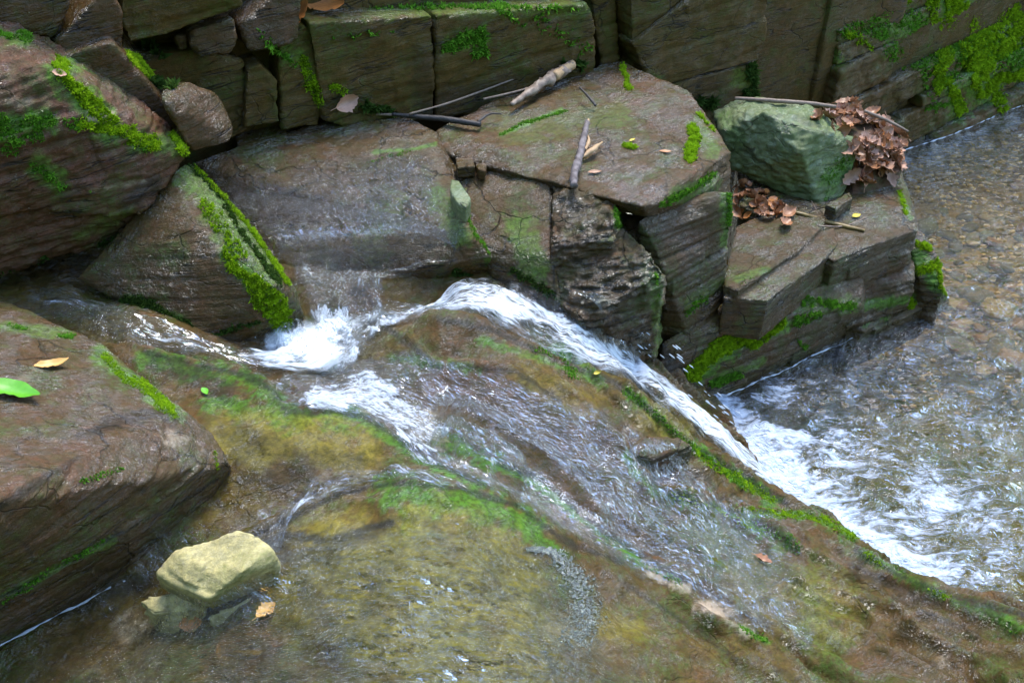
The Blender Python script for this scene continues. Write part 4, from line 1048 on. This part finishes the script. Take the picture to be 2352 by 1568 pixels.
# pale tube painting the meniscus highlight where the water touches rock
def waterline(name, pts, z, wdt=.005, seed=1):
    P0 = np.array([list(U(px, py, z)) for px, py in pts]); Q, L = resample(P0, int(60 * len(pts)))
    r = np.random.default_rng(seed); n = len(Q)
    nz = fbm(Q * 12, 3, seed); nb = fbm(Q * 30, 2, seed + 1)
    d = np.gradient(Q, axis=0); d /= np.linalg.norm(d, axis=1)[:, None]; s = np.cross(d, [0, 0, 1])
    C = Q + s * (nz * .008)[:, None]
    wd = wdt * np.clip(.7 + 1.6 * nb, .1, 1.6)
    VV = []
    for k in range(6):
        a = k / 6 * 2 * math.pi
        VV.append(C + s * (math.cos(a) * wd)[:, None] + np.array([0, 0, 1]) * (math.sin(a) * wd * .7)[:, None])
    VV = np.stack(VV, 1).reshape(-1, 3); i = np.arange(n * 6).reshape(n, 6); j = np.roll(i, -1, 1)
    FF = np.stack([i[:-1], j[:-1], j[1:], i[1:]], -1).reshape(-1, 4)
    o = mesh_from(name, VV, FF, M_GLINT, origin=(0, 0, 0)); tag(o, kind='stuff'); return o
M_GLINT = simple_mat('glint_white', (.62, .68, .74), (.45, .5, .56), 60, .3, .4)
waterline('meniscus_glint', [(1655,912),(1760,868),(1900,802),(1990,765),(2085,722),(2178,682)], PZ + .004, .0035, 3)
waterline('meniscus_glint', [(2075,345),(2140,325),(2210,300),(2290,265),(2352,240)], PZ + .002, .004, 4)
waterline('meniscus_glint', [(-30,1500),(100,1430),(210,1372),(330,1310)], -.115, .003, 5)

# spray: drops torn off the fall
ico = bmesh.new(); bmesh.ops.create_icosphere(ico, subdivisions=1, radius=1.0); ico.verts.ensure_lookup_table()
IV = np.array([v.co[:] for v in ico.verts]); IF = np.array([[v.index for v in f.verts] for f in ico.faces]); ico.free()
def beads(name, C, R, mat, stretch=None):
    n = len(C); VV = IV[None] * np.asarray(R)[:, None, None]
    if stretch is not None: VV = VV + (VV @ stretch)[..., None] * stretch * 1.0
    VV = (VV + C[:, None]).reshape(-1, 3); FF = (IF[None] + (np.arange(n) * len(IV))[:, None, None]).reshape(-1, 3)
    o = mesh_from(name, VV, FF, mat, origin=(0, 0, 0)); tag(o, kind='stuff'); return o
def path_pts(pts, n, sx, sz, seed):
    r = np.random.default_rng(seed); Q, _ = resample(np.array([list(U(*p)) for p in pts]), 100)
    C = Q[r.integers(0, 100, n)] + r.normal(size=(n, 3)) * np.array([sx, sx, 0]); C[:, 2] += np.abs(r.normal(size=n)) * sz; return C
r = np.random.default_rng(9)
dv = np.array([.75, -.1, -.62]); dv /= np.linalg.norm(dv)
c = np.concatenate([path_pts([(1400,740,-.2),(1480,800,-.3),(1560,860,-.4)], 34, .05, .05, 1), path_pts([(1600,900,-.45),(1700,1000,-.57),(1800,1120,-.63)], 50, .04, .03, 2)])
M_DROP = simple_mat('water_drop', (.6, .68, .75), (.5, .58, .66), 20, .08, 0)
beads('spray_drops', c, r.uniform(.0012, .0032, len(c)), M_DROP, dv * 2.2)
c = np.concatenate([path_pts([(1850,1190,-.64),(1980,1260,-.64),(2100,1310,-.64)], 90, .05, .03, 3), path_pts([(640,800,-.07),(760,790,-.07)], 50, .06, .03, 4)])
beads('spray_drops', c, r.uniform(.001, .0026, len(c)), M_DROP)
# raft of bubbles on the foreground dome
bp = [(1215,1262),(1275,1270),(1310,1310),(1335,1350),(1345,1400),(1340,1440),(1325,1480)]
bw = [14, 26, 36, 42, 46, 42, 30]
cs = []; rs = []
for i in range(3000):
    k = r.random() * (len(bp) - 1); a = int(k); f = k - a
    x_ = bp[a][0] * (1 - f) + bp[a + 1][0] * f + r.normal() * .5 * bw[a]; y_ = bp[a][1] * (1 - f) + bp[a + 1][1] * f + r.normal() * .3 * bw[a]
    cs.append((x_, y_)); rs.append(r.uniform(.0009, .0021) * (1 + 1.1 * (r.random() > .93)))
pts3 = np.array([list(seen(*q)[0]) for q in cs]); pts3[:, 2] += .004
def bubble_mat():
    M = NT('foam_bubbles')
    g = M.n('BsdfGlossy', {'Color': (.9, .95, .95), 'Roughness': .05}); t = M.n('BsdfTransparent', {'Color': (.72, .8, .7)}); d = M.n('BsdfDiffuse', {'Color': (.55, .60, .50)})
    f = M.n('Fresnel', {'IOR': 2.0})
    a = M.n('MixShader', {0: .18, 1: t.outputs[0], 2: d.outputs[0]}); b = M.n('MixShader', {0: f.outputs[0], 1: a.outputs[0], 2: g.outputs[0]})
    M.t.links.new(b.outputs[0], M.out.inputs[0]); return M.m
beads('bubble_raft', pts3, rs, bubble_mat())
# ------------------------------------------------------------------ loose things: leaves, sticks, stones in the pool
M_BLEAF = simple_mat('dead_leaf', (.42, .20, .085), (.26, .12, .06), 60, .35, .5, (1, 4, 1), .5)
M_PLEAF = simple_mat('pink_brown_leaf', (.58, .34, .22), (.42, .24, .16), 50, .35, .5, (1, 4, 1), .5)
M_OLEAF = simple_mat('orange_leaf', (.50, .20, .05), (.32, .13, .04), 50, .35, .5, (1, 4, 1), .5)
M_YLEAF = simple_mat('yellow_leaf', (.75, .60, .06), (.62, .50, .08), 40, .4, .3)
M_YOLEAF = simple_mat('pale_orange_leaf', (.72, .42, .12), (.62, .34, .09), 40, .4, .3)
M_GLEAF = simple_mat('green_leaf', (.13, .42, .02), (.09, .34, .015), 40, .4, .4)
M_BARK = simple_mat('grey_bark', (.20, .17, .16), (.07, .055, .05), 50, .7, 1.0, (1, 1, .15))
M_DBARK = simple_mat('black_bark', (.055, .05, .048), (.02, .018, .018), 90, .45, 1.0)
M_TWIG = simple_mat('pale_twig', (.30, .23, .17), (.16, .11, .08), 60, .5, .5)
M_WOOD = simple_mat('raw_wood', (.62, .42, .22), (.48, .30, .15), 60, .6, .6, (6, 6, 1))
M_OSTICK = simple_mat('olive_stick', (.24, .17, .05), (.12, .08, .025), 50, .35, .6)

def leaf_mesh(name, L=.05, Wd=.018, lobes=0, curl=.35, fold=.25, seed=0, jag=.0, stem=.25):
    r = random.Random(seed); n = 14; V = []; F = []
    bend = r.uniform(-1, 1) * .25
    for i in range(n + 1):
        t = i / n
        w = Wd * math.sin(math.pi * min(1, t * .94 + .03)) ** .8 * (1.15 - .35 * t)
        if lobes: w *= .62 + .42 * abs(math.sin(lobes * math.pi * t + .3))
        w *= 1 + jag * (r.random() - .5)
        x = (t - .5) * L; y0 = bend * L * (t - .5) ** 2
        for k in (-1, -.5, 0, .5, 1):
            y = y0 + k * w
            z = abs(k) * w * fold + curl * L * (t - .5) ** 2 * 1.6 + curl * w * k * k * r.uniform(.2, 1.2) + r.uniform(-1, 1) * .012 * L * abs(k)
            V.append((x, y, z))
    for i in range(n):
        for k in range(4):
            a = i * 5 + k; F.append((a, a + 1, a + 6, a + 5))
    b = len(V); q = L * .012                      # stalk
    for (x, s) in ((-.5 * L, 1.3), (-.5 * L - L * stem * .5, 1), (-.5 * L - L * stem, 1)):
        z = curl * L * .4 + (0 if x == -.5 * L else -.02 * L)
        for (dy, dz) in ((-q * s, 0), (q * s, 0), (0, q * s * 1.5)): V.append((x, dy + bend * L * .25, z + dz))
    for i in range(2):
        for k in range(3):
            a = b + i * 3 + k; c = b + i * 3 + (k + 1) % 3; F.append((a, c, c + 3, a + 3))
    me = bpy.data.meshes.new(name); me.from_pydata(V, [], F); me.update()
    me.polygons.foreach_set('use_smooth', [True] * len(me.polygons))
    return me

def place(me, mat, px, py, rz, label=None, cat='leaf', group=None, name='leaf', lift=.003, tilt=(0, 0), sc=1.0, z=None, wallok=False):
    p, nrm = seen(px, py, wallok)
    if z is not None: p = U(px, py, z); nrm = Vector((0, 0, 1))
    o = bpy.data.objects.new(name, me)
    if not me.materials: me.materials.append(mat)
    nrm = (nrm + Vector((0, 0, .8))).normalized()
    q = Vector((0, 0, 1)).rotation_difference(nrm).to_matrix() @ Matrix.Rotation(rz, 3, 'Z') @ Matrix.Rotation(tilt[0], 3, 'X') @ Matrix.Rotation(tilt[1], 3, 'Y')
    o.matrix_world = Matrix.Translation(p + nrm * lift) @ q.to_4x4() @ Matrix.Scale(sc, 4)
    link(o); return tag(o, label, cat, group)

place(leaf_mesh('green_leaf', .135, .030, 0, .25, .3, 1), M_GLEAF, 28, 905, -.1, 'bright green leaf lying at the left edge on the foreground block', name='green_leaf', lift=.006)
place(leaf_mesh('yellow_leaf', .078, .017, 0, .3, .4, 2, stem=.1), M_YOLEAF, 122, 845, .5, 'pale orange curled leaf lying above the bright green leaf', name='orange_leaf', lift=.006)
place(leaf_mesh('green_leaflet', .030, .009, 0, .1, .2, 3, stem=.1), M_GLEAF, 472, 904, -.9, 'tiny bright green leaflet on the dark wet rock beside the block', name='green_leaflet', lift=.01)
place(leaf_mesh('big_leaf', .17, .055, 0, .45, .3, 4, .3), M_OLEAF, 752, 26, -.5, 'large curled orange brown leaf hanging on the wall ledge', name='brown_leaf', tilt=(.7, .1), wallok=True, lift=.03)
place(leaf_mesh('big_leaf2', .10, .035, 0, .5, .3, 5, .3), M_OLEAF, 697, 44, .4, 'smaller orange brown leaf left of the large one on the wall ledge', name='brown_leaf', tilt=(.5, 0), wallok=True, lift=.02)
place(leaf_mesh('wall_leaf', .09, .03, 0, .5, .4, 6, .3), M_PLEAF, 790, 238, .8, 'pinkish leaf caught on stones at the wall foot', name='brown_leaf', tilt=(.4, 0), wallok=True, lift=.012)
place(leaf_mesh('y1', .024, .006, 0, .3, .3, 7), M_YLEAF, 1452, 324, .6, 'tiny yellow leaf by a tuft of moss on the stick slab', name='yellow_leaf')
place(leaf_mesh('y2', .040, .012, 0, .3, .3, 8, stem=.1), M_YLEAF, 1966, 498, .5, 'bright yellow leaf on the outer ledge below the boulder', name='yellow_leaf')
place(leaf_mesh('r1', .045, .011, 0, .2, .3, 9, stem=.1), M_BLEAF, 1366, 398, .2, 'small dark red leaf beside the foot of the grey stick', name='red_leaf')
place(leaf_mesh('r2', .040, .009, 0, .1, .2, 10, stem=.1), M_OLEAF, 1528, 350, .1, 'flat tan leaf stuck to the right half of the stick slab', name='tan_leaf')
place(leaf_mesh('b1', .050, .016, 0, .5, .6, 11, .4), M_BLEAF, 1750, 1292, -.5, 'dark crumpled leaf alone on the lower bedrock near the pool', name='brown_leaf', lift=.006)
place(leaf_mesh('b2', .05, .018, 0, .3, .3, 12, .4), M_YOLEAF, 612, 1405, .9, 'yellow orange leaf under water near the pale stones', name='orange_leaf', lift=.002)
place(leaf_mesh('b3', .05, .018, 0, .3, .3, 12, .4), M_OLEAF, 440, 1380 + 50, .2, 'orange leaf on the stream bottom at lower left', name='orange_leaf', lift=.002)
place(leaf_mesh('p1', .035, .012, 0, .3, .3, 13), M_PLEAF, 137, 172, .1, 'small pink leaf on the red boulder at the end of the moss stripe', name='pink_leaf', lift=.004)
place(leaf_mesh('p2', .020, .006, 0, .3, .3, 14), M_YLEAF, 1372, 500 + 360, .1, 'tiny pale leaf on the wet mound beside the chute', name='pale_leaf', lift=.012)

kinds = [leaf_mesh('dead_leaf', .085, .026, 0, .5, .3, 21, .2), leaf_mesh('dead_leaf', .075, .030, 3, .5, .35, 22, .15), leaf_mesh('dead_leaf', .065, .022, 0, .7, .5, 23, .3),
         leaf_mesh('dead_leaf', .095, .034, 4, .4, .3, 24, .15), leaf_mesh('dead_leaf', .055, .018, 0, .3, .3, 25, .2)]
for i, m in enumerate(kinds): m.materials.append([M_BLEAF, M_PLEAF, M_BLEAF, M_PLEAF, M_OLEAF][i])
# the mat of rotten leaves the loose ones lie on
LMAT = rock_mat('leaf_mat', (.16, .075, .04), (.12, .06, .035), (.20, .11, .07), coat=.1, strata=.6, rough=(.5, .8))
lm = [T((1880,262,-.02),(1960,240,.0),(2010,262,.0),(2068,300,-.06),(2078,370,-.14),(1990,330,-.05),(1965,410,-.16),(2000,420,-.20)) + down(T((1880,262,0),(1960,240,0),(2078,370,-.14),(1965,430,-.16),(2060,420,-.2)), -.30)]
lmo = rock('leaf_mat', lm, LMAT, 61, 'sodden brown leaf mat heaped between the boulder and the pool', 'leaf litter', voxel=.009, bed=False, rough=.02, fine=.012, topflat=1)
BVH = collect(solid + [lmo])
r = random.Random(3)
KA = ['long brown dead leaf', 'lobed pinkish dead leaf', 'tightly curled brown dead leaf', 'large lobed pinkish dead leaf', 'small flat orange dead leaf']
G1 = 'dead leaves heaped behind the green boulder'; G2 = 'dead leaves in the hollow under the green boulder'
lab1 = 'dead brown leaf in the heap between green boulder and pool'; lab2 = 'dead brown leaf in the dark hollow under the green boulder'
area1 = [(1900,258,30),(1950,255,30),(2000,275,34),(2030,310,36),(1990,330,34),(2050,350,24),(1985,370,26),(1970,410,24),(2040,380,26),(1950,290,24)]
for i in range(150):
    x, y, s = area1[i % len(area1)]
    x += r.gauss(0, .5) * s; y += r.gauss(0, .5) * s
    if y > 430 or y < 236 or x > 2076: continue
    kk = r.randrange(5); where = 'at the back of the heap' if y < 275 else ('on the heap near the pool edge' if x > 2020 else ('in the middle of the heap' if y < 360 else 'at the foot of the heap'))
    place(kinds[kk], None, x, y, r.uniform(0, 6.28), ('small ' if i % 3 == 0 and kk not in (3, 4) else '') + KA[kk] + ' ' + where + (', left side' if x < 1975 else ', right side'), 'leaf', G1, 'dead_leaf', lift=r.uniform(.002, .022), tilt=(r.gauss(0, .45), r.gauss(0, .45)), sc=r.uniform(.6, 1.1))
for i in range(44):
    x, y = r.uniform(1690, 1810), r.uniform(430, 500)
    if y < 400 + (x - 1690) * .55 + 10: y = r.uniform(470, 505)
    kk = r.choice([0, 2, 2, 4]); where = 'at the left of the hollow' if x < 1730 else ('in the middle of the hollow' if x < 1775 else 'at the right of the hollow')
    place(kinds[kk], None, x, y, r.uniform(0, 6.28), KA[kk] + ' ' + where + ' under the green boulder', 'leaf', G2, 'dead_leaf', lift=r.uniform(.004, .02), tilt=(r.gauss(0, .5), r.gauss(0, .5)), sc=r.uniform(.5, .95))
place(kinds[2], None, 1705, 437, 1.6, 'upright orange leaf in the hollow against the boulder', 'leaf', None, 'dead_leaf', tilt=(0, .9), sc=.8, lift=.02)
place(kinds[0], None, 1800, 520, .9, 'dark red leaf hanging over the middle of the flat ledge', 'leaf', None, 'dead_leaf', tilt=(.2, .3), sc=.9, lift=.01)

def stick(name, pts, rad, mat, label, cat='stick', ns=9, sides=8, lift=None, knots=.25, seed=0, wallok=False, parent=None):
    P = []
    for q in pts:
        if len(q) == 3: P.append(list(U(*q)))
        else:
            p, n = seen(q[0], q[1], wallok); P.append(list(p + Vector((0, 0, rad[0] * .7))))
    Q, L = resample(np.array(P), max(12, ns * len(pts))); n = len(Q)
    R = np.interp(np.linspace(0, 1, n), np.linspace(0, 1, len(rad)), rad)
    d = np.gradient(Q, axis=0); d /= np.linalg.norm(d, axis=1)[:, None]
    s = np.cross(d, [0, 0, 1]); s /= np.linalg.norm(s, axis=1)[:, None] + 1e-9; u = np.cross(s, d)
    VV = []
    for k in range(sides):
        a = k / sides * 2 * math.pi
        c = s * math.cos(a) + u * math.sin(a)
        rr_ = R * (1 + knots * fbm(Q * 40 + np.array([k * .6, seed, 0]), 2, seed) )
        VV.append(Q + c * rr_[:, None])
    VV = np.stack(VV, 1).reshape(-1, 3).tolist(); i = np.arange(n * sides).reshape(n, sides); j = np.roll(i, -1, 1)
    FF = [tuple(map(int, f)) for f in np.stack([i[:-1], j[:-1], j[1:], i[1:]], -1).reshape(-1, 4)]
    FF.append(tuple(range(sides))[::-1]); FF.append(tuple(range((n - 1) * sides, n * sides)))
    o = mesh_from(name, VV, FF, mat, parent)
    if parent is None: tag(o, label, cat)
    return o
g = stick('grey_stick', [(1348,282,.225),(1340,320,.222),(1330,365,.215),(1318,405,.208),(1319,428,.20)], [.010, .011, .012, .014, .012], M_BARK, 'thick grey broken stick lying on the upper slab', seed=3, knots=.5)
stick('broken_end', [(1347,284,.225),(1352,274,.228)], [.009, .003], M_WOOD, '', parent=g, ns=4)
stick('wood_splinter', [(1337,362,.21),(1360,345,.215),(1384,326,.22)], [.004, .011, .003], M_WOOD, 'raw pale wood splinter beside the grey stick', 'splinter', sides=5, knots=.6)
stick('wood_splinter', [(1343,345,.212),(1352,325,.218),(1350,310,.22)], [.006, .007, .002], M_WOOD, 'short torn strip of wood between stick and pale splinter', 'splinter', sides=5, knots=.6)
stick('black_stick', [(900,262,.232),(960,268,.225),(1030,275,.222),(1104,286,.218)], [.006, .010, .011, .010], M_DBARK, 'black wet stick lying across the head of the slide slab', seed=4)
stick('twig', [(780,262,.225),(840,262,.226),(905,264,.228)], [.003, .004, .005], M_TWIG, 'pale thin twig running left from the black stick', 'twig')
stick('twig', [(940,262,.24),(1020,240,.24),(1100,212,.24),(1185,180,.245)], [.0035, .004, .003], M_TWIG, 'long thin pale twig along the wall foot above the black stick', 'twig')
stick('twig', [(1110,228,.23),(1180,212,.235),(1240,195,.235)], [.004, .004, .003], M_TWIG, 'short thin twig below the driftwood piece', 'twig')
stick('twig', [(1098,280,.225),(1125,262,.228),(1152,262,.228)], [.005, .004, .003], M_DBARK, 'bent dark twig at the right end of the black stick', 'twig')
dw = stick('driftwood', [(1175,240,.235),(1225,205,.24),(1265,180,.25),(1312,150,.26)], [.008, .016, .022, .020], M_TWIG, 'split weathered driftwood with a pale broken end against the wall', seed=6, knots=.7)
stick('pale_end', [(1270,176,.255),(1316,148,.262)], [.020, .016], M_WOOD, '', parent=dw, ns=5, knots=.3)
stick('twig', [(1332,202,.245),(1350,220,.235),(1368,243,.222)], [.004, .005, .005], M_DBARK, 'short black twig standing on the upper slab near its rear edge', 'twig')
stick('long_branch', [(1688,226,.05),(1780,232,.06),(1860,238,.06),(1920,246,.05)], [.007, .009, .009, .008], M_TWIG, 'long pale branch lying behind the green boulder', 'branch', wallok=False)
stick('branch_tip', [(1985,255,.03),(2040,278,.0),(2086,302,-.03)], [.007, .007, .004], M_TWIG, 'pale branch tip poking out of the leaf heap over the pool', 'branch')
stick('olive_stick', [(1800,485),(1850,496),(1900,512),(1950,524),(1985,532)], [.006, .008, .009, .008, .006], M_OSTICK, 'olive brown curved stick lying on the ledge below the boulder', seed=8)
stick('twig', [(1880,520),(1940,520),(1990,500)], [.003, .003, .002], M_TWIG, 'fine twig crossing behind the olive stick', 'twig')
for i in range(14):
    x, y = r.uniform(1700, 1890), r.uniform(465, 505); tw_ = ('pale' if i % 2 else 'dark') + ' thin twig tangled among the leaves, ' + ('left' if x < 1760 else ('middle' if x < 1820 else 'right')) + ' part of the hollow'; a = r.uniform(-.6, .6) + r.choice([0, 1.5]); l = r.uniform(10, 30)
    stick('twig', [(x - l * math.cos(a), y - l * math.sin(a)), (x, y - r.uniform(-2, 4)), (x + l * math.cos(a), y + l * math.sin(a) * .6)], [.0015, .002, .0015], M_TWIG if i % 2 else M_DBARK,
          tw_, 'twig', sides=5)['group'] = 'twigs tangled under the boulder'

# stones on the pool floor
SA = ['tan stone under water', 'dark stone under water', 'olive stone under water', 'rusty stone under water']
def pebble(seed, flat=.35):
    bm = bmesh.new(); bmesh.ops.create_icosphere(bm, subdivisions=2, radius=1.0)
    V = np.array([v.co[:] for v in bm.verts]); n = fbm(V * 1.3, 2, seed)
    V = np.sign(V) * np.abs(V) ** .8
    V = V * (1 + .45 * n)[:, None] * np.array([1, .72, flat])
    for v, c in zip(bm.verts, V): v.co = c
    me = bpy.data.meshes.new('stone'); bm.to_mesh(me); bm.free()
    me.polygons.foreach_set('use_smooth', [True] * len(me.polygons)); return me
SM = [simple_mat('tan_pebble', (.42, .27, .09), (.30, .18, .06), 40, .6, .4), simple_mat('dark_pebble', (.16, .11, .04), (.09, .065, .025), 40, .6, .4), simple_mat('olive_pebble', (.20, .17, .06), (.14, .12, .045), 40, .6, .4), simple_mat('rust_pebble', (.34, .17, .06), (.22, .10, .04), 40, .6, .4)]
pm = []
for i in range(8):
    m = pebble(30 + i, .22 + .05 * (i % 4)); m.materials.append(SM[i % 4]); pm.append(m)
for i in range(150):
    px = r.uniform(2080, 2400); py = 300 + 560 * r.random() ** 1.1
    if py < 345 - (px - 2080) * .35 or px < 2080 + (py - 500) * .4 - 10: continue
    p = U(px, py, -.80); s = r.uniform(.02, .055) * (1.6 if r.random() < .2 else 1)
    kk = r.randrange(8); o = bpy.data.objects.new('pool_stone', pm[kk]); o.location = p; o.scale = (s, s, s); o.rotation_euler = (r.uniform(-.2, .2), r.uniform(-.2, .2), r.uniform(0, 6))
    link(o); tag(o, SA[kk % 4] + (' in the far shallows of the pool by the wall' if py < 430 else (' in the middle shallows of the pool' if py < 600 else ' in the near shallows of the pool, toward the falls')), 'stone', 'stones on the pool floor')
# gravel between them
n = 9000; q = np.random.default_rng(4)
C = np.stack([q.uniform(1.2, 4.6, n), 3.0 + 3.2 * q.random(n) ** .8], 1)
fr_ = sst(2.6, 4.6, C[:, 1]); zc = -1.0 + .22 * fr_ + .03 * fbm(np.stack([C[:, 0], C[:, 1], C[:, 0] * 0], 1) * 2.0, 3, 95) + .005
Rr = q.uniform(.006, .020, n)
VV = IV[None] * np.stack([Rr, Rr * .8, Rr * .45], 1)[:, None] ; VV = (VV + np.stack([C[:, 0], C[:, 1], zc], 1)[:, None]).reshape(-1, 3)
FF = (IF[None] + (np.arange(n) * len(IV))[:, None, None]).reshape(-1, 3)
gm = NT('gravel'); ga = gm.at('shade')
gcol = gm.mix(gm.ramp(ga, 0, 1), (.22, .12, .025), (.72, .42, .10)); gb_ = gm.n('BsdfPrincipled', {'Base Color': gcol, 'Roughness': .6}); gm.t.links.new(gb_.outputs[0], gm.out.inputs[0])
go = mesh_from('pool_gravel', VV, FF, gm.m, origin=(0, 0, 0)); tag(go, kind='stuff')
attr(go, 'shade', np.repeat(q.random(n), len(IV)))

# moss standing along the wet edges of the bedrock
def bedmoss(name, strokes, mat, dens, ln):
    tuft_patch(name, BV_, bedF, strokes, mat, dens, ln, bedo, droop=.2)
bedmoss('moss', [([(1590,1030),(1660,1080),(1780,1150)], 12, .9), ([(1700,1165),(1800,1180),(1900,1195),(1960,1235)], 12, .9), ([(1990,1270),(2030,1305)], 8, .9), ([(2120,1345),(2180,1375)], 6, .8), ([(1540,1135),(1640,1165),(1720,1210)], 6, .9)], M_BRIGHT, 60000, .006)
bedmoss('green_moss', [([(1740,1210),(1800,1230),(1830,1260)], 15, .9), ([(1230,800),(1290,820),(1320,860)], 14, .7), ([(1440,900),(1560,1000),(1700,1110)], 10, .8), ([(2290,1420),(2340,1450)], 9, .7), ([(1480,1300),(1560,1335)], 6, .8), ([(1700,1440),(1770,1475)], 9, .8)], M_MID, 60000, .006)
